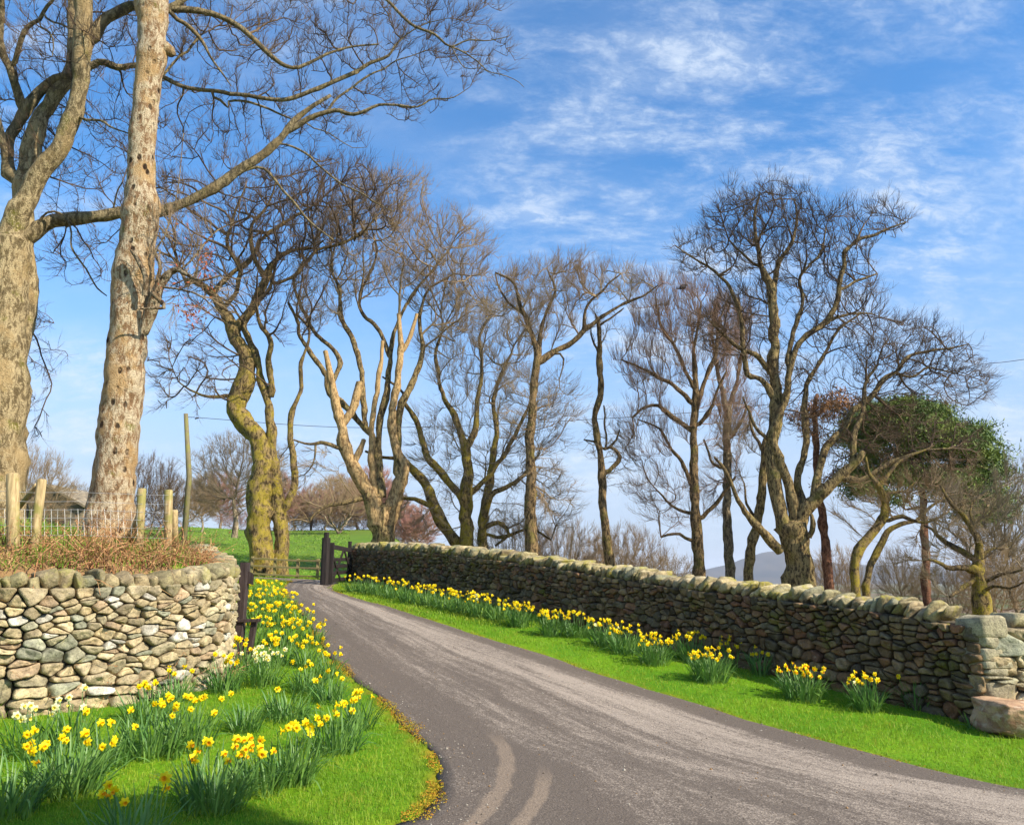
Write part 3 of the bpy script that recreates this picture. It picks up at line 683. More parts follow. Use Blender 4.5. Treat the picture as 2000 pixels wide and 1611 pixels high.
def colonize(pos, can, attr, r, step=0.28, infl=2.6, kill=0.36, jit=0.3, up=0.06, iters=120, out=0.30):
    """space colonisation from existing nodes; returns new nodes (pos, parent index)"""
    N0 = len(pos); P_ = [p for p in pos]; par = []; nch = {}; DIR = {}
    A = attr; best = np.full(len(A), 1e9); bi = np.zeros(len(A), int)
    idx = np.nonzero(can)[0]; pp = np.array(pos)[idx]
    for s0 in range(0, len(idx), 200):
        d = np.linalg.norm(A[:, None] - pp[None, s0:s0 + 200], axis=2); k = d.argmin(1); m = d[np.arange(len(A)), k]
        u = m < best; best[u] = m[u]; bi[u] = idx[s0 + k[u]]
    CO = np.array([attr[:, 0].mean(), attr[:, 1].mean(), attr[:, 2].min() + 0.1 * np.ptp(attr[:, 2])])
    for it in range(iters):
        infl_m = best < infl
        if not infl_m.any():
            if best.size and best.min() < infl * 3: infl_m = best < best.min() + 0.5
            else: break
        nodes = bi[infl_m]; v = A[infl_m] - np.array([P_[j] for j in nodes]); v = nrm(v)
        un, inv = np.unique(nodes, return_inverse=True); acc = np.zeros((len(un), 3)); np.add.at(acc, inv, v)
        acc = nrm(acc) + r.normal(0, jit * 0.42, acc.shape) + out * nrm(np.array([P_[j] for j in un]) - CO) + np.array([0, 0, up])
        acc += np.array([DIR[j] * 0.75 if (j in DIR and nch.get(j, 0) == 0) else (DIR[j] * 0.25 if j in DIR else np.zeros(3)) for j in un]); acc = nrm(acc)
        new = []
        for j, d in zip(un, acc):
            if nch.get(j, 0) >= 3: continue
            nch[j] = nch.get(j, 0) + 1
            q = P_[j] + d * step * r.uniform(0.75, 1.2)
            DIR[len(P_)] = d; P_.append(q); par.append(j); new.append(len(P_) - 1)
        stuck = np.array([nch.get(j, 0) >= 3 for j in bi]) & (r.random(len(A)) < 0.5)
        if new:
            Q = np.array([P_[j] for j in new]); d = np.linalg.norm(A[:, None] - Q[None], axis=2); k = d.argmin(1); m = d[np.arange(len(A)), k]
            u = m < best; best[u] = m[u]; bi[u] = np.array(new)[k[u]]
        keep = (best > kill) & ~stuck
        A = A[keep]; best = best[keep]; bi = bi[keep]
        if not len(A) or (not new and not stuck.any()): break
    return np.array(P_[N0:]).reshape(-1, 3), np.array(par, int)
def tube_net(pos, par, rad, sides, bump=0.0, seed=0, lump=1.0):
    """connected tapered tubes through a tree of nodes"""
    n = len(pos); kids_best = np.full(n, -1); order = np.argsort(rad)
    for i in order:                        # largest child wins
        if par[i] >= 0: kids_best[par[i]] = i
    pp = np.maximum(par, 0); din = nrm(pos - pos[pp]); mk = np.maximum(kids_best, 0); dout = nrm(pos[mk] - pos)
    din[par < 0] = dout[par < 0]; dout[kids_best < 0] = din[kids_best < 0]; d = nrm(din + dout)
    def frame(d):
        e1 = np.cross(d, np.array([0.08, 1.0, 0.05])); bad = np.linalg.norm(e1, axis=1) < 0.15
        e1[bad] = np.cross(d[bad], np.array([1.0, 0, 0])); e1 = nrm(e1); return e1, np.cross(d, e1)
    e1, e2 = frame(d); cls = sides(rad); V = []; Q = []; Tt = []; n0 = 0; RR = []
    def ring(c, a, b, R, k):
        an = np.arange(k) * 2 * math.pi / k
        W = c[:, None] + R[:, None, None] * (np.cos(an)[None, :, None] * a[:, None] + np.sin(an)[None, :, None] * b[:, None])
        if bump and k >= 8:
            f = W.reshape(-1, 3); nn = bump * (0.7 * fbm(f * 2.6 * lump, seed, 3) + 0.35 * fbm(f * np.array([9, 9, 4]) * lump, seed + 5, 3))
            amp = (0.4 * np.repeat(R, k) + 0.012) * np.clip(np.repeat(R, k) / 0.06, 0, 1)
            f = f + (f - np.repeat(c, k, 0)) / np.maximum(np.repeat(R, k), 1e-4)[:, None] * (nn * amp)[:, None]; W = f.reshape(W.shape)
        return W.reshape(-1, 3)
    for k in np.unique(cls):
        own = np.nonzero(cls == k)[0]; rid = np.full(n, -1); rid[own] = np.arange(len(own))
        V.append(ring(pos[own], e1[own], e2[own], rad[own], k)); RR.append(np.repeat(rad[own], k)); base = n0; n0 += len(own) * k
        ed = own[par[own] >= 0]; p = par[ed]; share = (kids_best[p] == ed) & (cls[p] == k)
        st = np.where(share, base + rid[p] * k, 0); ns = ed[~share]; pn = par[ns]
        cont = kids_best[pn] == ns
        dd = np.where(cont[:, None], d[pn], nrm(d[ns] + 0.3 * d[pn])); a, b = frame(dd)
        R = np.where(cont, rad[pn], np.minimum(rad[ns] * 1.15, rad[pn]))
        V.append(ring(pos[pn], a, b, R, k)); RR.append(np.repeat(R, k)); st[~share] = n0 + np.arange(len(ns)) * k; n0 += len(ns) * k
        en = base + rid[ed] * k; j = np.arange(k)
        q = np.stack([st[:, None] + j, st[:, None] + (j + 1) % k, en[:, None] + (j + 1) % k, en[:, None] + j], -1).reshape(-1, 4); Q.append(q)
        if k >= 5:
            tip = own[kids_best[own] < 0]
            c0 = n0; V.append(pos[tip] + d[tip] * rad[tip][:, None] * 0.5); n0 += len(tip); RR.append(rad[tip])
            b0 = base + rid[tip] * k
            Tt.append(np.stack([b0[:, None] + j, b0[:, None] + (j + 1) % k, np.broadcast_to((c0 + np.arange(len(tip)))[:, None], (len(tip), k))], -1).reshape(-1, 3))
    tube_net.rad = np.concatenate(RR)
    return np.concatenate(V), [np.concatenate(Q)] + ([np.concatenate(Tt)] if Tt else [])
def twigs(pos, par, rad, r, n, length, rr=0.0055, seg=3, droop=0.0, upw=0.25, lim=0.03):
    CT = np.array([pos[:, 0].mean(), pos[:, 1].mean(), pos[:, 2].min() + 0.25 * np.ptp(pos[:, 2])])
    """n short forked curving twigs on the thin branches; vectorised 3-sided tubes"""
    ok = np.nonzero((rad < lim) & (par >= 0))[0]
    if not len(ok): return None
    w = 1 / (rad[ok] + 0.006); j = r.choice(ok, n, p=w / w.sum()); b = pos[j]; d0 = nrm(pos[j] - pos[par[j]])
    tt = r.random((n, 1)); b = b * (1 - tt) + pos[par[j]] * tt
    def grow(b, d, L, r0):
        n = len(b); pts = [b]; dd = nrm(d); curl = r.normal(0, 0.12, (n, 3))
        for s in range(seg):
            pts.append(pts[-1] + dd * (L / seg)[:, None]); dd = nrm(dd + curl * 0.45 + r.normal(0, 0.13, (n, 3)) + np.array([0, 0, upw * 0.5 - droop]))
        pts = np.stack(pts, 1); R = r0[:, None] * np.linspace(1, 0.35, seg + 1)[None]
        t = nrm(pts[:, 1] - pts[:, 0]); e1 = nrm(np.cross(t, np.array([0.3, 0.8, 0.2]))); e2 = np.cross(t, e1)
        an = np.arange(3) * 2 * math.pi / 3
        V = pts[:, :, None] + R[:, :, None, None] * (np.cos(an)[None, None, :, None] * e1[:, None, None] + np.sin(an)[None, None, :, None] * e2[:, None, None])
        base = np.arange(n)[:, None, None] * (seg + 1) * 3 + np.arange(seg)[None, :, None] * 3; k = np.arange(3)[None, None]
        q = np.stack([base + k, base + (k + 1) % 3, base + 3 + (k + 1) % 3, base + 3 + k], -1).reshape(-1, 4)
        return pts, V.reshape(-1, 3), q
    rv = nrm(r.normal(size=(n, 3)))
    L = length * r.uniform(0.5, 1.4, n)
    p1, V1, q1 = grow(b, nrm(d0 * 0.6 + nrm(b - CT) * 0.6 + rv * 0.42 + np.array([0, 0, upw * 0.8])), L, np.full(n, rr))
    # forks
    m = int(n * 1.5); j = r.integers(0, n, m); s = r.integers(1, seg, m)
    b2 = p1[j, s]; d2 = nrm(p1[j, s + 1 if seg > 1 else 1] - p1[j, s]); rv = nrm(r.normal(size=(m, 3)))
    p2, V2, q2 = grow(b2, nrm(d2 + rv * 0.55 + np.array([0, 0, upw * 0.4])), L[j] * 0.55, np.full(m, rr * 0.7))
    return np.concatenate([V1, V2]), np.concatenate([q1, q2 + len(V1)])
def sides_thin(rad): return np.select([rad > 0.09, rad > 0.045, rad > 0.02], [10, 7, 5], 3)
def sides_thick(rad): return np.select([rad > 0.22, rad > 0.09, rad > 0.045, rad > 0.02], [26, 16, 9, 6], 4)

SPROUT = 0.19
def crown_nodes(sk, env, Y0, r, **kw):
    attr = []
    for e in env:
        cx, cy, rx, ry, dy, n = e[:6]; rd = e[6] if len(e) > 6 else 0.75 * (rx + ry) / 2
        q = nrm(r.normal(size=(n, 3))) * (r.random((n, 1)) ** (1 / 3.4))
        Yc = Y0 + dy + q[:, 1] * rd / F_PX * Y0
        attr.append(np.array([P(cx + a * rx, cy + b * ry, y) for a, b, y in zip(q[:, 0], q[:, 2], Yc)]))
    pos = np.array(sk.p); can = np.array(sk.sprout) & ((r.random(len(pos)) < SPROUT) | ~np.isin(np.arange(len(pos)), sk.par))
    return colonize(list(pos), can, np.concatenate(attr), r, **kw)
def pipe_radii(pos, par, r_tip, p=1.95):
    n = len(pos); acc = np.zeros(n); has = np.zeros(n, bool); has[par[par >= 0]] = True; acc[~has] = r_tip ** p
    for i in range(n - 1, -1, -1):
        if par[i] >= 0: acc[par[i]] += max(acc[i], r_tip ** p)
    return acc ** (1 / p)
def tree(name, label, Y0, limbs, env, bk, tw, seed, base=None, group=None, step=0.2, trunk_bump=1.0, ntw=2500, tlen=0.5, rtip=0.008, rtw=0.0055,
         extra=None, cat='tree', jit=0.04, ckw=None, twlim=0.03, upw=0.25, droop=0.0, pale=None, cut=None, lump=1.0, limthin=1.0):
    r = rng(seed); sk = Skel()
    for L in limbs: trace(sk, L, Y0, r, step, jit)
    # carry every stem foot down into the ground
    k0, ox0, oy0 = SC[limbs[0].get('s', 'P')]; y_base = oy0 + limbs[0]['pts'][0][1] * k0
    for i in [j for j in range(len(sk.p)) if sk.par[j] < 0]:
        if abs(sk.px[i][1] - y_base) > 14: continue
        q = np.array(sk.p[i]); zg = hz(q[0], q[1]) - 0.25; r0 = sk.r[i]; up_ = i; n_ = max(1, int((q[2] - zg) / 0.35))
        if q[2] <= zg + 0.1: continue
        last = -1
        for s_ in range(n_, 0, -1):
            last = sk.add(q + np.array([0, 0, (zg - q[2]) * s_ / n_]), last, r0 * (1 + 0.05 * s_), sk.px[i], False)
        sk.par[i] = last
    pos = np.array(sk.p); par = np.array(sk.par); rad = np.array(sk.r)
    nt = len(pos)
    org = pos[0].copy(); org[2] = min(org[2], hz(org[0], org[1]))
    root = empty(name, org, label, cat, group)
    pl = np.zeros(nt, bool)
    if pale:                                   # traced limbs listed in pale are dead wood: their own part
        a = 0; cnt = []
        sk2 = Skel(); 
        for i, L in enumerate(limbs):
            b = len(sk2.p); trace(sk2, L, Y0, rng(seed), step, jit); cnt.append((b, len(sk2.p)))
        for i in pale: pl[cnt[i][0]:cnt[i][1]] = True
    V, Fs = tube_net(pos, par, rad, sides_thick, 0.72 * trunk_bump, seed, lump * 1.15); RC = np.repeat(tube_net.rad[:, None], 3, 1)
    if pale:
        # split faces by the node they were built from: nearest node decides
        fc = V[Fs[0]].mean(1); idx = np.empty(len(fc), int)
        for s0 in range(0, len(fc), 2000): idx[s0:s0 + 2000] = np.linalg.norm(fc[s0:s0 + 2000, None] - pos[None], axis=2).argmin(1)
        m1 = pl[idx]; me = mesh_data('trunk', V - org, [Fs[0][~m1]] + Fs[1:], RC); link('trunk', me, M[bk], root)
        me = mesh_data('dead_limbs', V - org, [Fs[0][m1]], RC); link('dead_limb', me, M['bark_dead'], root)['label'] = 'bare snapped dead limbs of pale wood'
    else:
        link('trunk', mesh_data('trunk', V - org, Fs, RC), M[bk], root)
    if env:
        P2, pr2 = crown_nodes(sk, env, Y0, r, **(ckw or {}))
        if len(P2):
            A = np.vstack([pos, P2]); pa = np.concatenate([par, pr2])
            # radii of grown wood only
            g = pipe_radii(A, np.where(np.arange(len(A)) < nt, -1, pa), rtip) * limthin
            rr = g.copy(); rr[:nt] = rad; at = pr2 < nt; k = nt + np.nonzero(at)[0]; 
            lim = np.full(len(A), 9.0); 
            for i in range(nt, len(A)): lim[i] = min(rr[i], 0.8 * (rad[pa[i]] if pa[i] < nt else lim[pa[i]] / 0.8))
            rr[nt:] = np.maximum(lim[nt:], rtip * 0.6)
            # keep: grown nodes, and a root copy of the node each starts from
            st = np.unique(pr2[at]); remap = np.full(len(A), -1); remap[st] = np.arange(len(st)); remap[nt:] = len(st) + np.arange(len(P2))
            pos2 = np.vstack([pos[st], P2]); par2 = np.concatenate([np.full(len(st), -1), remap[pr2]])
            mxc = np.zeros(len(A)); np.maximum.at(mxc, pa[nt:], rr[nt:]); rad2 = np.concatenate([np.minimum(rad[st], mxc[st] * 1.15), rr[nt:]])
            Vc, Fc = tube_net(pos2, par2, rad2, sides_thin)
        else: pos2, par2, rad2 = pos, par, rad; Vc, Fc = np.zeros((0, 3)), []
    else: pos2, par2, rad2 = pos, par, rad; Vc, Fc = np.zeros((0, 3)), []
    if ntw:
        thin = pos2, par2, rad2
        tw_ = twigs(pos2, par2, rad2, r, ntw, tlen, rtw, lim=twlim, upw=upw, droop=droop)
        if tw_ is not None:
            Fc = [f for f in Fc] + [tw_[1] + len(Vc)]; Vc = np.vstack([Vc, tw_[0]])
    if len(Vc): link('crown', mesh_data('crown', Vc - org, Fc), M[tw], root)
    return root, org, (pos2, par2, rad2)
def limb(s, pts, d=(None, 0.0), sp=True): return dict(s=s, pts=pts, d=d, sp=sp)

def build_near_trees():
    # huge sycamore at the left edge
    L = [limb('P', [(-22, 1075, 150), (-14, 1000, 118), (-6, 900, 104), (0, 800, 98), (4, 700, 92), (8, 600, 88), (12, 520, 84), (20, 470, 74)], (0, 0), False),
         limb('A', [(46, 1085, 105), (80, 960, 110), (130, 860, 96), (200, 750, 90), (270, 660, 82), (320, 540, 80), (345, 440, 78), (362, 330, 78), (368, 200, 90), (372, 100, 88), (372, 0, 88), (376, -150, 80), (372, -400, 60)], (None, -0.3)),
         limb('A', [(0, 2450, 60), (30, 2000, 60), (72, 1650, 64), (104, 1500, 78), (118, 1380, 88), (118, 1230, 100), (100, 1120, 90), (110, 1020, 90)], (0.35, 0.1), False),
         limb('A', [(110, 1000, 90), (100, 870, 96), (118, 760, 90), (150, 620, 88), (178, 530, 74), (225, 460, 68), (285, 380, 66), (325, 290, 60), (332, 200, 60), (330, 60, 55), (325, -120, 45)], (None, 0.7)),
         limb('A', [(40, 800, 70), (34, 700, 56), (40, 630, 52), (80, 560, 54), (140, 468, 54), (215, 375, 48), (320, 332, 44), (400, 302, 40), (455, 280, 36), (530, 305, 32), (610, 290, 28), (680, 312, 26), (735, 345, 24), (820, 385, 22), (950, 410, 22), (1100, 425, 22), (1200, 445, 22), (1320, 440, 24), (1450, 388, 22), (1611, 322, 20)], (None, 0.7)),
         limb('E', [(370, 600, 30), (500, 535, 34), (620, 480, 32), (740, 425, 28), (850, 370, 22), (920, 280, 16), (1000, 215, 12), (1100, 160, 10), (1250, 120, 6)], (None, 0.2)),
         limb('A', [(420, 190, 55), (450, 110, 60), (520, 62, 52), (600, 30, 48), (690, 30, 40), (770, 40, 36), (900, 50, 32), (1040, 100, 30), (1130, 170, 28), (1230, 262, 24), (1330, 302, 20), (1440, 260, 15), (1560, 215, 12), (1700, 200, 10)], (None, 1.2)),
         limb('A', [(770, 40, 36), (860, -30, 34), (960, -90, 30), (1100, -130, 26), (1300, -100, 22), (1500, -40, 20), (1680, -30, 16)], (None, 0.4)),
         limb('E', [(780, -40, 26), (850, 0, 30), (930, 80, 28), (1010, 150, 28), (1100, 200, 24), (1190, 240, 20), (1270, 305, 16), (1380, 260, 13), (1500, 270, 10), (1640, 240, 6)], (None, 0.3)),
         limb('E', [(1270, 305, 14), (1350, 340, 12), (1440, 400, 10), (1510, 460, 8), (1600, 490, 7), (1700, 530, 5), (1745, 570, 4)], (None, 0.3)),
         limb('E', [(1270, 305, 8), (1320, 400, 8), (1370, 465, 7), (1470, 455, 6), (1560, 500, 4)], (None, -0.3)),
         limb('A', [(150, 1075, 60), (165, 1035, 78), (230, 1000, 70), (330, 982, 64), (430, 975, 60), (540, 958, 58), (640, 955, 54), (740, 950, 50), (860, 902, 50), (960, 850, 48), (1060, 778, 46), (1160, 710, 42), (1260, 620, 38), (1330, 540, 30), (1400, 482, 24), (1485, 430, 18)], (None, 0.8)),
         limb('E', [(130, 905, 36), (250, 830, 40), (350, 775, 38), (470, 735, 36), (540, 720, 34), (620, 740, 30), (720, 715, 26), (810, 685, 22), (950, 690, 18), (1060, 690, 15), (1150, 645, 13), (1280, 640, 9), (1390, 570, 5)], (None, 0.2)),
         limb('E', [(480, 720, 22), (500, 670, 20), (600, 590, 18), (700, 520, 17), (800, 460, 15), (900, 400, 12), (1000, 370, 9), (1100, 330, 7)], (None, 0.4)),
         limb('E', [(150, 930, 14), (250, 960, 16), (350, 1020, 16), (450, 1110, 14), (560, 1190, 13), (680, 1250, 11), (780, 1320, 9), (900, 1380, 5)], (None, 0.4)),
         limb('E', [(330, 825, 10), (450, 860, 9), (560, 920, 7), (620, 960, 6), (720, 960, 4)], (None, 0.2)),
         limb('A', [(1060, 780, 16), (1180, 760, 14), (1300, 880, 12), (1400, 1000, 10), (1500, 1080, 6)], (None, 0.5)),
         limb('A', [(100, 500, 44), (85, 430, 44), (50, 325, 40), (15, 240, 36), (5, 120, 30), (10, 0, 26), (0, -150, 20)], (None, -0.7)),
         limb('A', [(60, 310, 26), (90, 200, 26), (120, 110, 24), (170, 82, 20), (205, 35, 18), (240, 0, 16), (280, -80, 14)], (None, -0.5)),
         limb('A', [(40, 760, 40), (10, 640, 36), (-10, 560, 34), (-40, 420, 30), (-80, 250, 24)], (None, -0.4)),
         limb('A', [(190, 75, 10), (240, 95, 11), (330, 130, 9), (380, 140, 7)], (None, -0.5)),
         limb('A', [(170, 110, 8), (215, 150, 9), (240, 200, 8), (235, 255, 6)], (None, -0.5)),
         limb('A', [(150, 1060, 20), (210, 960, 12), (300, 980, 10), (330, 1120, 10), (380, 1200, 9), (430, 1290, 8), (480, 1330, 5)], (None, -0.6)),
         limb('A', [(360, 540, 14), (450, 545, 13), (500, 580, 10), (570, 600, 7), (640, 620, 4)], (None, -0.3)),
         limb('A', [(500, 960, 12), (520, 880, 10), (550, 820, 8)], (None, -0.3)),
         limb('A', [(770, 250, 12), (830, 240, 13), (880, 180, 14), (900, 160, 12)], (None, 0.1)),
         limb('A', [(760, 75, 22), (830, 105, 22), (890, 155, 20), (940, 240, 12), (1000, 330, 9), (1040, 390, 5)], (None, 0.4)),
         limb('A', [(930, 425, 14), (1000, 455, 14), (1018, 490, 10), (1040, 455, 12), (1150, 465, 13), (1300, 530, 9), (1350, 560, 5)], (None, 0.3))]
    # stem pieces hidden by the snag start where the picture shows them, so the main limbs stay in one piece
    env = [(120, 60, 200, 130, 0.4, 260, 160), (480, 60, 240, 120, 1.6, 620, 150), (740, 40, 240, 110, 1.8, 560, 130), (900, 110, 110, 70, 1.8, 170, 80), (760, 190, 130, 60, 1.9, 130, 60),
           (570, 260, 170, 90, 1.8, 150, 90), (300, 280, 240, 140, 1.5, 420, 130), (80, 250, 110, 180, 0.8, 120, 120), (190, 480, 130, 90, 1.2, 130, 90), (60, 700, 70, 110, 1.2, 50, 60), (50, 820, 70, 50, 1.2, 30, 60)]
    tree('sycamore_tree', 'huge bare sycamore at the left with thick mossy forking limbs reaching across the sky', 11.6, L, env, 'bark_a', 'twig_dark', 101,
         step=0.11, ntw=8500, tlen=0.30, rtip=0.0055, rtw=0.0034, ckw=dict(step=0.15, infl=1.7, kill=0.17, jit=0.42), twlim=0.022, jit=0.03, lump=1.4, trunk_bump=0.6)
    # pale battered snag
    L = [limb('P', [(212, 1056, 122), (214, 1030, 96), (220, 960, 80), (228, 880, 78), (236, 800, 77), (243, 740, 76), (249, 660, 74), (254, 600, 76), (260, 540, 76), (266, 480, 70), (274, 430, 76), (277, 400, 72), (275, 360, 58), (277, 300, 54), (284, 220, 54), (288, 170, 54), (297, 110, 63), (297, 60, 60), (296, 0, 70), (298, -60, 66), (300, -130, 60), (304, -190, 50)], (0, 0), False),
         limb('P', [(318, 100, 34), (328, 96, 30), (338, 108, 16)], (None, 0.05), False),
         limb('A', [(640, 1600 - 100, 60), (690, 1370, 56), (715, 1290, 50), (750, 1240, 40), (790, 1210, 26), (830, 1230, 18), (900, 1260, 13), (990, 1240, 8)], (None, -0.3)),
         limb('A', [(650, 1330, 30), (655, 1250, 26), (620, 1170, 22), (590, 1125, 16)], (-0.31, -0.1), False),
         limb('A', [(700, 1280, 26), (720, 1200, 18), (700, 1130, 12), (740, 1060, 9), (770, 960, 7), (800, 850, 6), (825, 600, 4)], (None, -0.1)),
         limb('A', [(690, 1320, 26), (740, 1380, 18), (690, 1385, 14), (620, 1390, 8)], (-0.3, -0.2)),
         limb('A', [(760, 1240, 14), (850, 1180, 12), (960, 1050, 9), (1050, 1000, 6)], (None, 0.3)),
         limb('A', [(720, 1290, 12), (800, 1300, 10), (900, 1330, 8), (1000, 1420, 5)], (None, -0.3))]
    env = [(345, 500, 60, 120, -0.2, 60, 50), (390, 560, 60, 50, 0, 30, 50)]
    root, org, net = tree('bare_tree', 'pale battered bare trunk behind the left wall, second from the left edge', 11.2, L, env, 'bark_snag', 'twig_tan', 103, step=0.05, ntw=260, tlen=0.45, rtip=0.004, rtw=0.0035,
         ckw=dict(step=0.16, infl=1.2, kill=0.15, jit=0.3), trunk_bump=0.42, jit=0.0, lump=1.5)
    # withered russet leaves on its side shoots
    r = rng(5); n = 260; cs = [(404, 520, 12, 40), (372, 612, 18, 22), (350, 470, 25, 60), (330, 560, 20, 25)]
    V, T = [], []
    for i in range(n):
        cx, cy, sx, sy = cs[r.integers(4) if i > 150 else r.integers(2)]
        c = P(cx + r.normal(0, sx * .7), cy + r.normal(0, sy * .7), 11.0 + r.normal(0, .15)) - org; a = nrm(r.normal(size=3)) * 0.035; b = nrm(np.cross(a, r.normal(size=3))) * 0.012
        k = len(V); V += [c - a, c + b, c + a, c - b]; T.append((k, k + 1, k + 2, k + 3))
    m = NT('withered leaves', 0.8); m.color((0.33, 0.09, 0.035)); link('dead_leaves', mesh_data('dead_leaves', V, [np.array(T)], smooth=False), m.m, root)
build_near_trees()

def build_mid_trees():
    # T3 twisted mossy twin tree by the gate
    L = [limb('B', [(392, 1512, 84), (382, 1430, 78), (373, 1340, 80), (370, 1220, 90), (380, 1120, 76), (382, 1060, 66), (368, 1005, 60), (325, 955, 64), (292, 900, 60), (298, 840, 66), (325, 785, 66), (330, 735, 56), (308, 680, 50), (282, 640, 44), (270, 600, 42), (240, 545, 36), (205, 492, 30), (160, 455, 22), (110, 440, 14)], (0, 0.6), True),
         limb('B', [(275, 625, 36), (330, 565, 36), (358, 515, 32), (390, 440, 28), (420, 380, 22), (480, 340, 16), (560, 330, 10)], (None, 0.8)),
         limb('B', [(205, 492, 20), (260, 430, 20), (330, 380, 18), (380, 300, 15), (460, 240, 12), (560, 180, 8)], (None, 1.0)),
         limb('B', [(240, 545, 20), (290, 480, 18), (300, 400, 16), (260, 320, 14), (280, 220, 10), (320, 120, 6)], (None, -1.0)),
         limb('B', [(390, 440, 18), (350, 350, 18), (340, 260, 14), (400, 180, 10), (430, 90, 6)], (None, -0.6)),
         limb('B', [(443, 1512, 52), (443, 1430, 48), (447, 1340, 50), (436, 1240, 52), (428, 1140, 42), (415, 1050, 38), (412, 960, 34), (402, 880, 30), (378, 800, 28), (355, 700, 26), (320, 620, 22), (330, 560, 18), (400, 480, 14), (420, 420, 10)], (0.2, 0.3)),
         limb('B', [(395, 850, 20), (415, 835, 24), (403, 740, 22), (410, 660, 18), (372, 590, 14), (360, 520, 10)], (None, -0.4)),
         limb('B', [(455, 1250, 34), (470, 1215, 26), (495, 1150, 26), (487, 1050, 24), (480, 930, 20), (512, 830, 18), (512, 740, 15), (530, 690, 12), (545, 620, 10), (500, 560, 8)], (None, 0.3)),
         limb('B', [(270, 845, 16), (210, 850, 12), (150, 840, 8), (90, 800, 5)], (None, -1.0)),
         limb('B', [(420, 460, 16), (500, 420, 18), (570, 340, 16), (640, 320, 13), (720, 280, 10), (800, 200, 6)], (None, 0.4))]
    env = [(560, 420, 150, 100, 0.5, 1250, 130), (660, 400, 130, 90, 0.8, 850, 110), (440, 520, 120, 110, 0, 620, 110), (390, 720, 110, 90, -0.3, 170, 80), (560, 560, 90, 120, 0, 280, 90), (330, 430, 80, 90, 0, 260, 80)]
    tree('bare_tree', 'twisted twin stemmed tree thick with yellow green moss beside the rail fence', 25.6, L, env, 'bark_moss', 'twig_dark', 31, step=0.16, ntw=5600, tlen=0.52,
         ckw=dict(step=0.26, infl=2.6, kill=0.27, jit=0.40), rtip=0.0135, rtw=0.0065)
    # T4 tree with pale snapped limbs
    L = [limb('B', [(800, 1378, 84), (800, 1300, 80), (800, 1240, 84)], (0, 0), False),
         limb('B', [(790, 1300, 60), (762, 1205, 54), (700, 1100, 46), (670, 1030, 42), (655, 950, 34), (634, 870, 30), (620, 780, 24), (600, 690, 16)], (None, -0.5), False),
         limb('B', [(815, 1290, 60), (850, 1185, 48), (876, 1100, 40), (848, 1030, 34), (833, 940, 30), (848, 820, 26), (864, 690, 24), (860, 620, 18), (856, 560, 14)], (None, 0.3), False),
         limb('B', [(775, 1230, 24), (762, 1060, 22), (766, 950, 20), (778, 850, 18), (792, 760, 16), (800, 655, 13)], (None, -0.2), False),
         limb('B', [(868, 700, 18), (905, 620, 14), (920, 560, 10)], (None, 0.1), False),
         limb('B', [(690, 1100, 26), (720, 1040, 22), (735, 1000, 18)], (None, 0.1), False),
         limb('B', [(670, 940, 22), (700, 880, 30), (722, 800, 26)], (None, 0.1), False),
         limb('B', [(798, 1210, 50), (780, 1110, 36), (768, 1000, 40), (735, 955, 32), (690, 905, 28), (650, 862, 24), (610, 830, 22), (600, 770, 20), (545, 690, 18), (510, 640, 16), (505, 590, 13), (470, 520, 9)], (None, 0.8)),
         limb('B', [(805, 1210, 50), (786, 1050, 34), (792, 930, 30), (812, 850, 22), (826, 720, 18), (850, 600, 14), (900, 500, 12), (980, 400, 8), (1040, 330, 5)], (None, 1.0)),
         limb('B', [(850, 1130, 24), (862, 900, 24), (880, 850, 26), (915, 770, 22), (942, 680, 18), (930, 580, 13), (960, 480, 10), (1050, 420, 6)], (None, 0.8)),
         limb('B', [(610, 830, 20), (650, 720, 18), (560, 620, 16), (520, 540, 14), (490, 450, 12), (520, 380, 8)], (None, 1.0)),
         limb('B', [(740, 960, 22), (722, 740, 20), (690, 640, 18), (650, 560, 16), (650, 470, 14), (620, 400, 10), (640, 300, 6)], (None, 1.2)),
         limb('B', [(826, 720, 16), (790, 620, 14), (720, 540, 13), (740, 450, 12), (780, 350, 9), (760, 250, 5)], (None, 0.5)),
         limb('B', [(740, 1200, 20), (665, 1222, 16), (600, 1232, 13), (560, 1262, 9), (545, 1290, 6)], (-0.2, -0.8)),
         limb('B', [(655, 1035, 14), (600, 1010, 13), (540, 1015, 9), (490, 1000, 5)], (None, -0.6))]
    env = [(735, 480, 150, 110, 0.8, 1150, 130), (860, 500, 110, 90, 0.8, 700, 100), (640, 560, 80, 90, 0.8, 320, 90), (900, 590, 70, 80, 0.6, 220, 70), (600, 920, 90, 60, -0.5, 90, 60), (580, 1010, 60, 40, -0.6, 40, 50), (760, 380, 90, 50, 0.8, 240, 80)]
    tree('bare_tree', 'many stemmed tree with bare snapped orange limbs just behind the open gate', 27.0, L, env, 'bark_big', 'twig_tan', 32, step=0.16, ntw=5800, tlen=0.52, pale=[1, 2, 3, 4, 5, 6],
         ckw=dict(step=0.27, infl=2.6, kill=0.28, jit=0.36), rtip=0.010, rtw=0.006)
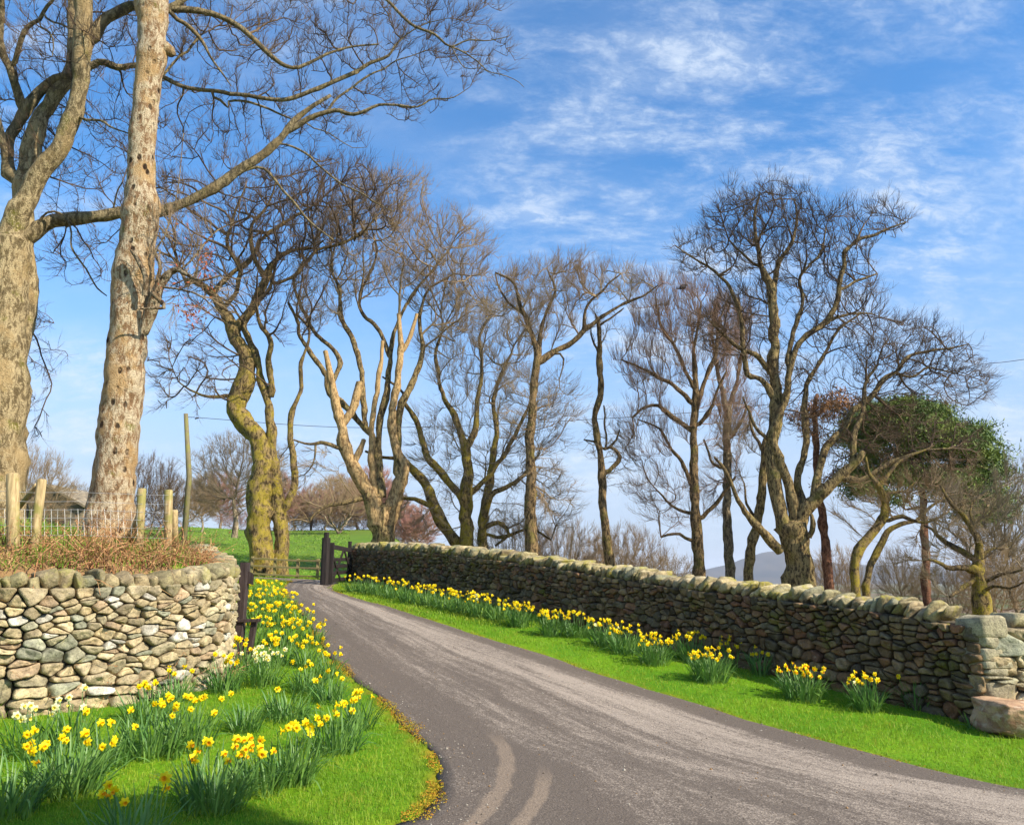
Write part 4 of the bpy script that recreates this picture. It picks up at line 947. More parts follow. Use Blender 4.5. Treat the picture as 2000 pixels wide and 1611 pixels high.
    # T5 spreading mossy tree with low limbs
    L = [limb('B', [(1097, 1385, 52), (1095, 1300, 46), (1090, 1200, 44), (1098, 1110, 38), (1092, 1050, 34), (1072, 980, 26), (1060, 940, 24), (1035, 890, 20), (1010, 850, 18), (995, 770, 14), (985, 700, 12), (1010, 620, 8)], (0, 0.3)),
         limb('B', [(1095, 1030, 24), (1125, 960, 22), (1130, 860, 18), (1150, 750, 14), (1140, 640, 10), (1180, 560, 6)], (None, 0.3)),
         limb('B', [(1085, 1215, 30), (1065, 1185, 28), (1000, 1110, 26), (950, 1050, 22), (922, 940, 20), (880, 880, 16), (870, 830, 12), (800, 780, 6)], (None, -0.4)),
         limb('B', [(1070, 1385, 46), (1030, 1320, 42), (985, 1240, 40), (955, 1160, 34), (905, 1105, 26), (870, 1070, 18), (800, 1062, 12), (740, 1040, 8)], (0.3, -0.5)),
         limb('B', [(985, 1240, 20), (920, 1210, 17), (860, 1205, 14), (800, 1240, 9), (760, 1290, 5)], (None, -0.6)),
         limb('B', [(1150, 1385, 36), (1150, 1290, 32), (1175, 1150, 28), (1185, 1060, 24), (1200, 960, 20), (1190, 860, 16), (1220, 760, 12), (1250, 700, 8)], (0.5, 0.3)),
         limb('B', [(1150, 1290, 22), (1180, 1195, 22), (1230, 1170, 18), (1290, 1130, 13), (1340, 1060, 9)], (None, -0.4)),
         limb('B', [(1100, 1190, 20), (1150, 1150, 18), (1230, 1050, 16), (1290, 930, 12), (1320, 860, 8)], (None, 0.4)),
         limb('B', [(1150, 1310, 16), (1210, 1290, 16), (1240, 1330, 12), (1195, 1370, 8)], (None, -0.5)),
         limb('B', [(1160, 1330, 14), (1230, 1340, 13), (1310, 1310, 10), (1390, 1350, 6)], (None, -0.3))]
    env = [(930, 690, 120, 120, 0.3, 650, 100), (900, 880, 110, 90, 0, 260, 90), (1010, 850, 90, 110, 0.2, 320, 90), (1030, 980, 100, 70, 0, 170, 80), (830, 1000, 80, 50, -0.3, 90, 60), (860, 560, 90, 70, 0.6, 220, 80), (1000, 640, 80, 60, 0.4, 220, 80)]
    tree('bare_tree', 'spreading mossy tree with low crooked limbs, left of the straight reddish trunk', 28.0, L, env, 'bark_moss', 'twig_grey', 33, step=0.18, ntw=5200, tlen=0.6,
         ckw=dict(step=0.28, infl=2.8, kill=0.32, jit=0.36), rtip=0.010, rtw=0.006)
    # T6 straight tree with a flat forked crown
    L = [limb('C', [(248, 1395, 42), (246, 1280, 40), (246, 1180, 38), (243, 1080, 34), (240, 1000, 32), (250, 900, 30), (256, 800, 28), (264, 740, 26), (270, 680, 26)], (0, 0), True),
         limb('C', [(268, 690, 22), (245, 620, 17), (218, 560, 15), (200, 500, 13), (180, 450, 10), (120, 415, 6)], (None, -0.3)),
         limb('C', [(270, 735, 24), (320, 695, 22), (380, 665, 19), (430, 625, 17), (470, 590, 15), (560, 530, 12), (640, 495, 8), (690, 460, 5)], (None, 0.5)),
         limb('C', [(272, 690, 18), (280, 620, 14), (300, 550, 12), (330, 480, 9), (300, 400, 5)], (None, 0.6)),
         limb('C', [(430, 625, 12), (440, 540, 10), (500, 470, 8), (560, 420, 5)], (None, -0.5)),
         limb('C', [(215, 560, 10), (150, 500, 8), (120, 420, 5)], (None, 0.5)),
         limb('C', [(300, 700, 10), (355, 700, 8), (358, 740, 6)], (None, -0.1))]
    env = [(1020, 580, 70, 60, 0, 260, 60), (1110, 560, 80, 55, 0.2, 380, 70), (1200, 555, 60, 40, 0.3, 190, 50), (1060, 640, 70, 45, 0, 110, 50), (1080, 800, 60, 60, 0, 70, 60), (1075, 940, 50, 70, 0, 60, 50), (1010, 800, 40, 70, 0, 40, 40)]
    tree('bare_tree', 'slender straight reddish tree with a wide forked top, rising from mid wall', 24.0, L, env, 'bark_mid', 'twig_tan', 34, step=0.16, ntw=3000, tlen=0.5,
         ckw=dict(step=0.24, infl=2.4, kill=0.26, jit=0.34), rtip=0.009, rtw=0.0055)
    # T7 spindly crooked stem
    L = [limb('C', [(522, 1445, 34), (510, 1330, 30), (496, 1220, 28), (495, 1140, 28), (486, 1060, 24), (474, 980, 22), (470, 900, 20), (490, 830, 22), (484, 740, 24), (484, 660, 18), (482, 600, 16), (470, 560, 6)], (0, 0)),
         limb('C', [(508, 1120, 18), (540, 1085, 18), (558, 1062, 15), (545, 1038, 14), (520, 1026, 12), (500, 1034, 10), (470, 1010, 8), (430, 1000, 5)], (None, 0.1)),
         limb('C', [(515, 1025, 9), (545, 1000, 8), (555, 965, 5)], (None, 0.1)), limb('C', [(510, 1030, 8), (505, 950, 7), (500, 880, 5)], (None, 0.1)),
         limb('C', [(482, 700, 9), (460, 640, 7), (455, 610, 4)], (None, 0.1)), limb('C', [(488, 600, 9), (530, 570, 7), (570, 540, 4)], (None, 0.1))]
    tree('bare_tree', 'thin crooked stem with hardly any branches in the gap between the fuller trees', 25.0, L, [(1180, 860, 40, 60, 0, 60, 40), (1170, 640, 40, 50, 0, 50, 40), (1200, 920, 40, 40, 0, 40, 30)], 'bark_mid', 'twig_grey', 35, step=0.14,
         ntw=380, tlen=0.35, ckw=dict(step=0.2, infl=1.5, kill=0.2, jit=0.4), rtip=0.008, rtw=0.005)
    # T8 fan crowned
    L = [limb('C', [(832, 1458, 42), (828, 1370, 40), (820, 1260, 34), (820, 1160, 30), (815, 1060, 28), (812, 980, 26), (818, 880, 24), (822, 800, 20), (815, 700, 14), (830, 600, 10), (840, 520, 6)], (0, 0)),
         limb('C', [(810, 1170, 16), (775, 1080, 15), (735, 1030, 12), (690, 960, 8), (620, 930, 5)], (None, -0.6)),
         limb('C', [(832, 1285, 18), (880, 1235, 15), (915, 1190, 12), (960, 1130, 8)], (None, -0.5)),
         limb('C', [(805, 965, 18), (745, 925, 16), (690, 882, 14), (640, 890, 10), (600, 922, 7)], (None, 0.4)),
         limb('C', [(812, 880, 18), (755, 815, 16), (690, 780, 13), (620, 745, 9), (560, 720, 5)], (None, 0.5)),
         limb('C', [(820, 830, 16), (760, 700, 13), (700, 600, 9), (680, 500, 5)], (None, 0.2)),
         limb('C', [(815, 930, 18), (850, 800, 15), (890, 700, 12), (900, 600, 8), (930, 520, 5)], (None, 0.4)),
         limb('C', [(822, 960, 16), (870, 900, 14), (890, 840, 11), (930, 760, 7)], (None, -0.6)),
         limb('C', [(805, 1360, 12), (760, 1325, 11), (700, 1340, 7)], (None, -0.3)),
         limb('C', [(800, 1260, 11), (740, 1230, 9), (690, 1180, 6)], (None, 0.3))]
    env = [(1320, 620, 100, 75, 0, 760, 90), (1280, 720, 80, 70, 0, 330, 80), (1400, 660, 60, 80, 0.3, 320, 70), (1270, 860, 75, 65, -0.2, 200, 60), (1300, 980, 75, 60, -0.2, 120, 60), (1410, 820, 50, 90, 0, 120, 50)]
    tree('bare_tree', 'straight bare tree with a dense fan of russet upright twigs, left of the tallest tree', 27.0, L, env, 'bark_mid', 'twig_red', 36, step=0.18, ntw=4600, tlen=0.6,
         ckw=dict(step=0.27, infl=2.6, kill=0.29, jit=0.26, up=0.25), rtip=0.008, rtw=0.0055, upw=0.7)
    L = [limb('C', [(942, 1470, 34), (936, 1380, 34), (930, 1250, 30), (932, 1120, 28), (930, 1000, 28), (930, 900, 24), (910, 820, 18), (890, 720, 12), (880, 640, 8)], (0, 0)),
         limb('C', [(932, 900, 18), (960, 820, 14), (975, 740, 10), (990, 660, 6)], (None, 0.3)), limb('C', [(932, 1010, 14), (980, 940, 12), (1000, 880, 8)], (None, -0.3)),
         limb('C', [(925, 1100, 12), (880, 1080, 10), (850, 1000, 7)], (None, -0.4))]
    tree('bare_tree', 'narrow straight grey stem standing between the fan crowned tree and the tallest tree', 28.5, L, [(1425, 660, 55, 90, 0, 360, 55), (1440, 820, 50, 60, 0, 130, 50), (1410, 950, 50, 60, 0, 50, 40)], 'bark_grey', 'twig_red', 37,
         step=0.2, ntw=2400, tlen=0.6, ckw=dict(step=0.27, infl=2.4, kill=0.30, jit=0.28, up=0.2), rtip=0.008, rtw=0.0055, upw=0.6)
    L = [limb('C', [(1005, 1460, 34), (1015, 1380, 32), (1035, 1290, 30), (1050, 1200, 30), (1060, 1110, 28), (1062, 1030, 26), (1068, 990, 18)], (0, 0)),
         limb('C', [(1040, 1290, 12), (1000, 1220, 9), (990, 1150, 6)], (None, 0.2)), limb('C', [(1060, 1050, 14), (1020, 960, 10), (1005, 880, 7)], (None, 0.2))]
    tree('bare_tree', 'leaning pale stub stem tucked against the left of the tallest tree', 27.5, L, [(1450, 880, 40, 70, 0, 60, 40)], 'bark_big', 'twig_grey', 38, step=0.2, ntw=350, tlen=0.5,
         ckw=dict(step=0.25, infl=2, kill=0.28), rtip=0.008)
    # T10 the tallest tree
    L = [limb('D', [(462, 1482, 104), (462, 1420, 92), (455, 1360, 98), (440, 1300, 100)], (0, 0), False),
         limb('D', [(430, 1370, 60), (415, 1300, 52), (395, 1220, 48), (378, 1120, 44), (370, 1040, 40), (380, 960, 40), (384, 880, 40), (380, 780, 38), (378, 680, 36), (380, 590, 34), (375, 510, 34), (362, 450, 28), (335, 390, 22), (318, 300, 16), (310, 220, 11), (330, 140, 6)], (None, 0.2)),
         limb('D', [(376, 520, 22), (385, 430, 20), (400, 370, 17), (440, 310, 14), (460, 230, 10), (450, 160, 6)], (None, 0.9)),
         limb('D', [(455, 1330, 50), (450, 1250, 46), (430, 1160, 34), (402, 1070, 30), (375, 1000, 26), (390, 930, 24), (420, 860, 24), (430, 760, 22), (450, 700, 20), (480, 650, 18), (560, 585, 22), (598, 520, 22), (605, 450, 20), (625, 390, 18), (628, 345, 18), (680, 300, 14), (730, 285, 12), (780, 262, 8), (840, 240, 5)], (None, -0.4)),
         limb('D', [(470, 1330, 44), (480, 1240, 34), (460, 1150, 26), (478, 1070, 24), (488, 980, 24), (486, 890, 22), (500, 800, 16), (560, 700, 13), (600, 620, 10), (680, 560, 6)], (None, 0.8)),
         limb('D', [(460, 1290, 40), (495, 1240, 44), (560, 1175, 40), (620, 1120, 34), (670, 1075, 30), (690, 1040, 24)], (None, -0.8)),
         limb('D', [(520, 1210, 34), (535, 1120, 28), (560, 1030, 26), (620, 960, 24), (650, 900, 22), (720, 850, 20), (760, 790, 18), (800, 765, 16), (845, 710, 12), (910, 690, 10), (1000, 680, 7), (1060, 665, 4)], (None, 0.5)),
         limb('D', [(655, 1080, 24), (660, 980, 20), (690, 900, 16), (700, 800, 12), (740, 740, 8)], (None, 0.5)),
         limb('D', [(800, 765, 10), (860, 780, 9), (930, 750, 7), (1020, 770, 5)], (None, 0.4)),
         limb('D', [(620, 1130, 26), (680, 1140, 22), (740, 1110, 18), (800, 1070, 14), (900, 1040, 10), (1010, 1030, 6)], (None, -0.9)),
         limb('D', [(384, 860, 28), (335, 790, 22), (290, 770, 20), (270, 690, 18), (268, 590, 17), (240, 500, 15), (200, 440, 12), (150, 400, 10), (90, 360, 7), (30, 320, 4)], (None, -0.6)),
         limb('D', [(380, 790, 24), (350, 740, 20), (310, 700, 18), (260, 680, 15), (200, 630, 11), (150, 580, 6)], (None, -0.4)),
         limb('D', [(370, 1010, 14), (320, 960, 12), (290, 900, 9), (270, 850, 6)], (None, -0.4)),
         limb('D', [(400, 1390, 34), (350, 1335, 28), (300, 1280, 24), (250, 1200, 18), (210, 1110, 13), (170, 1060, 8)], (-0.2, -0.7)),
         limb('D', [(420, 740, 18), (450, 620, 16), (480, 520, 14), (470, 430, 11), (540, 350, 8), (560, 260, 5)], (None, 0.4)),
         limb('D', [(320, 400, 12), (270, 350, 10), (220, 300, 7)], (None, -0.4)),
         limb('D', [(602, 480, 12), (680, 440, 10), (740, 420, 6)], (None, 0.4)), limb('D', [(560, 590, 12), (640, 560, 10), (720, 560, 6)], (None, 0.5)),
         limb('D', [(500, 1340, 20), (516, 1300, 18), (510, 1260, 12)], (-0.3, -0.2), False)]
    env = [(1500, 440, 130, 80, 0.1, 1150, 110), (1620, 470, 100, 80, 0.1, 700, 90), (1720, 430, 60, 42, 0, 240, 45), (1380, 500, 70, 50, -0.4, 260, 60), (1640, 600, 95, 95, 0.3, 700, 90), (1440, 640, 90, 70, -0.4, 330, 80),
           (1760, 700, 120, 85, 0.2, 1150, 100), (1860, 740, 75, 65, 0.2, 480, 60), (1700, 840, 120, 85, 0, 700, 90), (1560, 760, 80, 90, 0.3, 260, 80), (1840, 880, 85, 65, -0.5, 380, 60), (1480, 560, 90, 70, 0.2, 300, 90)]
    tree('bare_tree', 'tallest bare tree on the right with many forked stems and a broad domed crown', 22.5, L, env, 'bark_big', 'twig_dark', 40, step=0.14, ntw=9500, tlen=0.42,
         ckw=dict(step=0.22, infl=2.3, kill=0.22, jit=0.36), rtip=0.0085, rtw=0.0055)
    # mossy leaning pair right of the pine
    L = [limb('D', [(662, 1512, 34), (660, 1450, 32), (672, 1390, 32), (715, 1335, 30), (755, 1280, 30), (768, 1230, 26), (752, 1180, 24), (735, 1150, 20), (712, 1120, 12), (700, 1060, 8)], (0, 0)),
         limb('D', [(740, 1165, 16), (775, 1130, 15), (800, 1090, 12), (850, 1060, 8), (940, 1020, 5)], (None, 0.3)),
         limb('D', [(700, 1512, 24), (715, 1440, 22), (745, 1385, 22), (772, 1330, 18), (800, 1300, 17), (870, 1285, 14), (930, 1230, 10), (980, 1200, 6)], (0.3, 0.5)),
         limb('D', [(755, 1290, 14), (830, 1270, 13), (900, 1290, 11), (960, 1270, 7)], (None, -0.5)), limb('D', [(760, 1190, 10), (830, 1180, 8), (870, 1150, 5)], (None, 0.3))]
    env = [(1790, 970, 120, 40, 0, 150, 70), (1880, 990, 70, 40, 0, 90, 50), (1700, 1000, 70, 50, 0, 70, 50), (1850, 1050, 80, 40, 0, 90, 50)]
    tree('bare_tree', 'mossy leaning S shaped twin stems between the two red pine trunks', 21.0, L, env, 'bark_moss', 'twig_tan', 41, step=0.15, ntw=1300, tlen=0.42,
         ckw=dict(step=0.22, infl=2.2, kill=0.25, jit=0.36), rtip=0.0075, rtw=0.005)
    # crooked oak beside the wall end
    L = [limb('G', [(860, 1520, 100), (850, 1420, 80), (838, 1320, 76), (835, 1200, 60), (815, 1100, 44), (790, 1030, 38), (730, 970, 34), (670, 910, 28), (630, 850, 22), (600, 800, 14)], (0, 0)),
         limb('G', [(830, 1330, 66), (790, 1330, 60), (775, 1320, 44), (690, 1310, 32), (600, 1290, 24), (530, 1265, 14)], (None, -0.5)),
         limb('G', [(830, 1280, 50), (770, 1230, 42), (700, 1185, 36), (620, 1130, 28), (550, 1070, 20), (500, 1050, 12)], (None, 0.5)),
         limb('G', [(810, 1400, 36), (720, 1450, 26), (660, 1500, 16)], (None, -0.6)), limb('G', [(845, 1400, 34), (920, 1390, 26), (1020, 1350, 18), (1120, 1330, 12)], (None, -0.4)),
         limb('G', [(810, 1090, 24), (800, 1000, 20), (780, 940, 14), (840, 860, 8)], (None, 0.5)), limb('G', [(850, 1250, 28), (930, 1200, 20), (1020, 1180, 14), (1110, 1100, 8)], (None, 0.4)),
         limb('G', [(860, 1470, 26), (950, 1430, 20), (1050, 1440, 14), (1140, 1400, 8)], (None, -0.9))]
    env = [(1890, 1020, 90, 60, 0, 260, 60), (1950, 1060, 70, 80, 0, 260, 60), (1810, 1100, 60, 40, 0, 80, 40), (1990, 960, 60, 60, 0, 120, 50)]
    tree('bare_tree', 'dark gnarled low oak whose trunk stands right behind the wall end', 16.5, L, env, 'bark_moss', 'twig_grey', 42, step=0.14, ntw=1900, tlen=0.34,
         ckw=dict(step=0.2, infl=2.0, kill=0.22, jit=0.4), rtip=0.006, rtw=0.004)
build_mid_trees()

# ------------------------------------------------------------------ pines
def needles(cent, size, n, r):
    V, Q, Cc = [], [], []
    cc = cent[r.random(len(cent)) < 0.6]; c = cc[r.integers(0, len(cc), n)] + r.normal(0, 1, (n, 3)) * size * np.array([1.2, 1.2, 0.5])
    d = nrm(r.normal(size=(n, 3)) + np.array([0, 0, 0.6])); L = r.uniform(0.10, 0.22, (n, 1)); s = nrm(np.cross(d, r.normal(size=(n, 3)))) * 0.02
    V = np.stack([c - s, c + s, c + d * L], 1).reshape(-1, 3); T = np.arange(3 * n).reshape(-1, 3); return V, T
def build_pines():
    m = NT('pine needles', 0.7, 0.3); m.color(m.mix(m.rng(m.noise(1.2, 3), 0.35, 0.65), (0.065, 0.12, 0.022), (0.20, 0.25, 0.045))); M['needles'] = m.m
    m = NT('brown needles', 0.8, 0.2); m.color(m.mix(m.rng(m.noise(2, 3), 0.35, 0.65), (0.20, 0.09, 0.035), (0.28, 0.14, 0.05))); M['needles_b'] = m.m
    def pine(label, Y0, limbs, env, mat, seed, nper, size, **kw):
        root, org, net = tree('pine_tree', label, Y0, limbs, env, 'bark_pine', 'twig_dark', seed, ntw=0, cat='pine', group=None, step=0.2,
                              ckw=dict(step=0.28, infl=3.0, kill=0.34, jit=0.25), rtip=0.012, **kw)
        pos, par, rad = net; has = np.zeros(len(pos), bool); has[par[par >= 0]] = True
        tips = pos[(~has) | (rad < 0.022)]; r = rng(seed)
        V, T = needles(tips, size, len(tips) * nper, r)
        link('foliage', mesh_data('foliage', V - org, [T], smooth=False), M[mat], root)
    L = [limb('D', [(912, 1545, 28), (908, 1400, 27), (900, 1250, 25), (895, 1140, 22), (888, 1040, 20), (880, 960, 16), (890, 900, 10)], (0, 0)),
         limb('D', [(895, 1150, 10), (960, 1110, 9), (1040, 1090, 6)], (None, 0.5)), limb('D', [(890, 1060, 11), (800, 1040, 9), (740, 1060, 6)], (None, 0.5)),
         limb('D', [(885, 1000, 12), (980, 960, 10), (1080, 960, 7)], (None, -0.5)), limb('D', [(885, 980, 11), (800, 940, 9), (730, 920, 6)], (None, -0.5)),
         limb('D', [(896, 1230, 9), (840, 1240, 7), (800, 1210, 5)], (None, -0.5))]
    env = [(1760, 812, 85, 30, 0, 260, 80), (1835, 860, 95, 38, 0, 330, 80), (1700, 850, 50, 26, 0, 90, 50), (1915, 900, 50, 20, 0, 110, 40), (1945, 908, 26, 12, 0, 40, 20), (1880, 940, 60, 34, 0, 160, 50), (1925, 990, 34, 34, 0, 90, 40),
           (1760, 925, 60, 28, 0, 90, 50), (1700, 965, 40, 14, 0, 30, 30), (1905, 1000, 30, 24, 0, 40, 30), (1690, 920, 30, 18, 0, 30, 30)]
    pine('green domed Scots pine with a straight red trunk near the right edge', 26.0, L, env, 'needles', 51, 260, 0.24)
    L = [limb('D', [(572, 1510, 32), (560, 1380, 30), (545, 1250, 28), (532, 1120, 26), (524, 1000, 22), (520, 900, 18), (530, 840, 10)], (0, 0)),
         limb('D', [(522, 930, 9), (570, 880, 8), (620, 850, 5)], (None, 0.3)), limb('D', [(535, 1150, 8), (600, 1160, 7), (650, 1130, 5)], (None, 0.3))]
    env = [(1630, 785, 48, 30, 0, 60, 40), (1590, 815, 50, 26, 0, 40, 40), (1660, 925, 40, 16, 0, 24, 30)]
    pine('red trunked pine with a small browned crown right behind the tallest tree', 27.0, L, env, 'needles_b', 52, 70, 0.2)
build_pines()

# ------------------------------------------------------------------ distant trees and thickets: a few kinds, each placed many times
def proto(seed, h, rx, n, stems, trunk_r, tw, bk, ntw, tlen, rtip, low=0.25, jit=0.34, up=0.1, rtw=0.01):
    """returns (trunk mesh, crown mesh) of a tree of height h standing at the origin"""
    r = rng(seed); sk = Skel()
    for k in range(stems):
        a = r.uniform(0, 6.28); lean = (0.25 if stems > 1 else 0.05) * h; n_ = 7; par = -1
        top = low + 0.25
        for i in range(n_):
            t = i / (n_ - 1); p = np.array([math.cos(a) * lean * t ** 1.3, math.sin(a) * lean * t ** 1.3, h * top * t]) + (r.normal(0, 0.012 * h, 3) if i else 0)
            par = sk.add(p, par, trunk_r * (1 - 0.6 * t) / math.sqrt(stems), (0, 0), t > 0.35)
    q = nrm(r.normal(size=(n, 3))) * (r.random((n, 1)) ** (1 / 2.6))
    A = q * np.array([rx, rx, h * (1 - low) / 2]) + np.array([0, 0, h * (low + (1 - low) / 2)])
    pos = np.array(sk.p); P2, pr2 = colonize(list(pos), np.array(sk.sprout), A, r, step=h * 0.035, infl=h * 0.4, kill=h * 0.036, jit=jit, up=up)
    nt = len(pos); par = np.array(sk.par); rad = np.array(sk.r)
    V, Fs = tube_net(pos, par, rad, lambda x: np.full(len(x), 8)); tm = mesh_data('trunk', V, Fs, np.full((len(V), 3), 0.3)); tm.materials.append(M[bk])
    Aa = np.vstack([pos, P2]); pa = np.concatenate([par, pr2]); g = pipe_radii(Aa, np.where(np.arange(len(Aa)) < nt, -1, pa), rtip); rr = g
    rr[:nt] = np.minimum(rad, g[:nt] + 1e-3); lim = np.concatenate([rad, np.zeros(len(P2))])
    for i in range(nt, len(Aa)): lim[i] = min(rr[i], 0.85 * lim[pa[i]] if pa[i] < nt else lim[pa[i]])
    rr[nt:] = np.maximum(lim[nt:], rtip * .7)
    st = np.unique(pr2[pr2 < nt]); rm = np.full(len(Aa), -1); rm[st] = np.arange(len(st)); rm[nt:] = len(st) + np.arange(len(P2))
    pos2 = np.vstack([pos[st], P2]); par2 = np.concatenate([np.full(len(st), -1), rm[pr2]]); rad2 = np.concatenate([np.minimum(rad[st], 0.04), rr[nt:]])
    Vc, Fc = tube_net(pos2, par2, rad2, lambda x: np.where(x > 0.04, 5, 3))
    t_ = twigs(pos2, par2, rad2, r, ntw, tlen, rtw, seg=2, lim=0.2, upw=0.4)
    Fc = Fc + [t_[1] + len(Vc)]; Vc = np.vstack([Vc, t_[0]])
    cm = mesh_data('crown', Vc, Fc); cm.materials.append(M[tw]); return tm, cm
def recolor(me, tw):
    c = me.copy(); c.materials.clear(); c.materials.append(M[tw]); return c
def place(kind, name, label, px, py_base, Y, h, grp, sx=1.0, rot=0, tw=None, z=None, cat='tree'):
    tm, cm = kind; b = P(px, py_base, Y); zg = hz(b[0], b[1]); p = (b[0], b[1], min(b[2], zg) if z is None else z)
    p = (b[0], b[1], b[2] if abs(b[2] - zg) < 0.6 else zg)
    e = empty(name, p, label, cat, grp, rot); e.scale = (h * sx, h * sx, h)
    link('trunk', tm, None, e); link('crown', cm if tw is None else tw, None, e); return e
def build_far():
    M['bark_pale'] = bark('pale distant bark', (0.5, 0.4, 0.26), (0.2, 0.15, 0.1), MOSS, 0.0)
    A = proto(61, 1.0, 0.36, 900, 1, 0.026, 'twig_grey', 'bark_grey', 3200, 0.10, 0.0012, 0.2, rtw=0.0011)
    B = proto(62, 1.0, 0.42, 900, 4, 0.035, 'twig_tan', 'bark_grey', 3200, 0.11, 0.0012, 0.1, rtw=0.0011)
    Cc = proto(63, 1.0, 0.27, 900, 1, 0.022, 'twig_pink', 'bark_pale', 4200, 0.10, 0.0013, 0.18, jit=0.15, up=0.7, rtw=0.0016)
    D_ = proto(64, 1.0, 0.55, 900, 6, 0.03, 'twig_tan', 'bark_moss', 3000, 0.13, 0.0014, 0.05, rtw=0.0013)
    Bd = recolor(B[1], 'twig_dark'); Cr = recolor(Cc[1], 'twig_red'); Ct = recolor(Cc[1], 'twig_tan'); Dg = recolor(D_[1], 'twig_grey'); Dr = recolor(D_[1], 'twig_pink'); Ad = recolor(A[1], 'twig_dark')
    g1 = 'bare trees on the skyline beyond the left bank'; g2 = 'trees of the pinkish wood beyond the field'; g3 = 'scrubby thickets behind the right wall'
    def h_of(px, py0, py1, Y): return float(P(px, py1, Y)[2] - P(px, py0, Y)[2])
    # skyline, left
    for (k, tw, px, y0, y1, Y, sx, lab) in [
        (A, None, 145, 985, 892, 60, 1.0, 'small round bare tree on the skyline above the barn roof'),
        (B, None, 60, 980, 800, 42, 1.0, 'pale bare tree on the skyline between the two big trunks, above the leaning fence post'),
        (B, Bd, 292, 1010, 836, 38, 0.85, 'dense upright dark bush tree between the pale trunk and the telegraph pole'),
        (B, None, 345, 1015, 905, 50, 1.2, 'low tan thicket around the foot of the telegraph pole'),
        (Cc, Ct, 395, 1022, 915, 58, 1.1, 'low bare tree just right of the telegraph pole'),
        (A, None, 458, 1050, 850, 40, 1.25, 'wide pale bare tree just left of the mossy twin stems'),
        (Cc, None, 430, 1035, 930, 75, 1.3, 'faint pinkish tree low behind the wide pale tree'),
        (A, None, 200, 985, 900, 75, 1.0, 'faint bare tree hidden low behind the pale battered trunk')]:
        place(k, 'bare_tree', lab, px, y0, Y, h_of(px, y0, y1, Y), g1, sx, px * 0.7, tw)
    # pinkish wood
    labs = ['leftmost tree of the pinkish wood, seen between the mossy twin stems', 'second tree of the pinkish wood from the mossy twin stems', 'third tree of the pinkish wood from the mossy twin stems', 'fourth tree of the pinkish wood from the mossy twin stems',
            'fifth tree of the pinkish wood, left of the open gate', 'sixth tree of the pinkish wood, directly above the open gate', 'seventh tree of the pinkish wood, left of the orange limbed tree',
            'tree of the pinkish wood behind the orange limbed trunk', 'tree of the pinkish wood just right of the orange limbed trunk', 'last tree of the pinkish wood, where it drops towards the valley']
    for i, (px, y0, y1) in enumerate([(540, 1064, 975), (572, 1064, 1000), (606, 1064, 985), (636, 1062, 1000), (662, 1064, 975), (694, 1066, 985), (722, 1068, 968), (752, 1070, 985), (785, 1075, 990), (818, 1085, 1008)]):
        place(Cc, 'bare_tree', labs[i], px, y0, 66 + (i % 3) * 3, h_of(px, y0, y1, 69) * 1.15, g2, 1.3 + 0.2 * (i % 2), i * 1.3, Cr if i % 3 == 1 else None)
    low = ['low scrub at the field top, seen between the mossy twin stems and the gate', 'low scrub at the field top, left of the open gate', 'low scrub at the field top, straight above the open gate',
           'low scrub at the field top, left of the orange limbed trunk', 'low reddish scrub at the foot of the orange limbed trunk, right side', 'low scrub at the field top, left of the mossy twin stems']
    for i, (px, y0, y1) in enumerate([(585, 1064, 1030), (625, 1064, 1026), (665, 1066, 1030), (705, 1068, 1026), (800, 1080, 1035), (460, 1052, 1010)]):
        place(D_, 'thicket', low[i], px, y0, 72, h_of(px, y0, y1, 72), 'low scrub along the top of the field', 1.7, i * 2.1, Dr if i % 2 else None, cat='thicket')
    # thickets behind the right wall
    for (k, tw, px, y0, y1, Y, sx, lab) in [
        (B, None, 660, 1062, 950, 60, 1.4, 'loose tan thicket above the open gate, nearer than the pinkish wood'),
        (D_, Dg, 1000, 1100, 930, 34, 0.9, 'grey thicket between the low limbed mossy tree and the straight reddish trunk'),
        (D_, None, 1110, 1120, 955, 33, 1.0, 'tan spreading thicket between the straight reddish trunk and the thin crooked stem'),
        (B, None, 1230, 1135, 965, 35, 1.1, 'pale bushy thicket right of the thin crooked stem'),
        (D_, None, 1175, 1140, 1010, 40, 1.1, 'low brown thicket behind the thin crooked stem'),
        (B, Dg, 1300, 1140, 1010, 42, 1.0, 'low thicket left of the fan crowned tree'),
        (Cc, Ct, 1480, 1150, 1080, 45, 1.6, 'low russet scrub between the grey stem and the tallest tree'),
        (B, None, 1640, 1155, 1000, 32, 0.9, 'bare bush between the tallest tree and the mossy leaning stems'),
        (A, None, 1755, 1170, 1010, 30, 0.7, 'thin pale young tree between the mossy leaning stems and the green pine'),
        (D_, Dg, 1850, 1180, 1040, 30, 1.0, 'grey brown thicket between the green pine and the gnarled oak'),
        (D_, None, 1960, 1190, 1000, 24, 0.8, 'tangled tan thicket at the right edge above the wall end'),
        (A, None, 1990, 1190, 850, 30, 0.7, 'tall pale bare tree cut by the right edge of the view'),
        (Cc, None, 1690, 1150, 1100, 70, 2.0, 'distant pinkish scrub behind the mossy leaning stems'),
        (Cc, None, 1800, 1160, 1105, 70, 2.2, 'distant pinkish scrub just left of the green pine trunk'),
        (Cc, None, 1930, 1165, 1100, 75, 2.2, 'distant pinkish scrub behind the gnarled oak')]:
        place(k, 'thicket' if k in (D_, B) else 'bare_tree', lab, px, y0, Y, h_of(px, y0, y1, Y), g3, sx, px * 0.31, tw, cat='thicket' if k in (D_, B) else 'tree')
build_far()
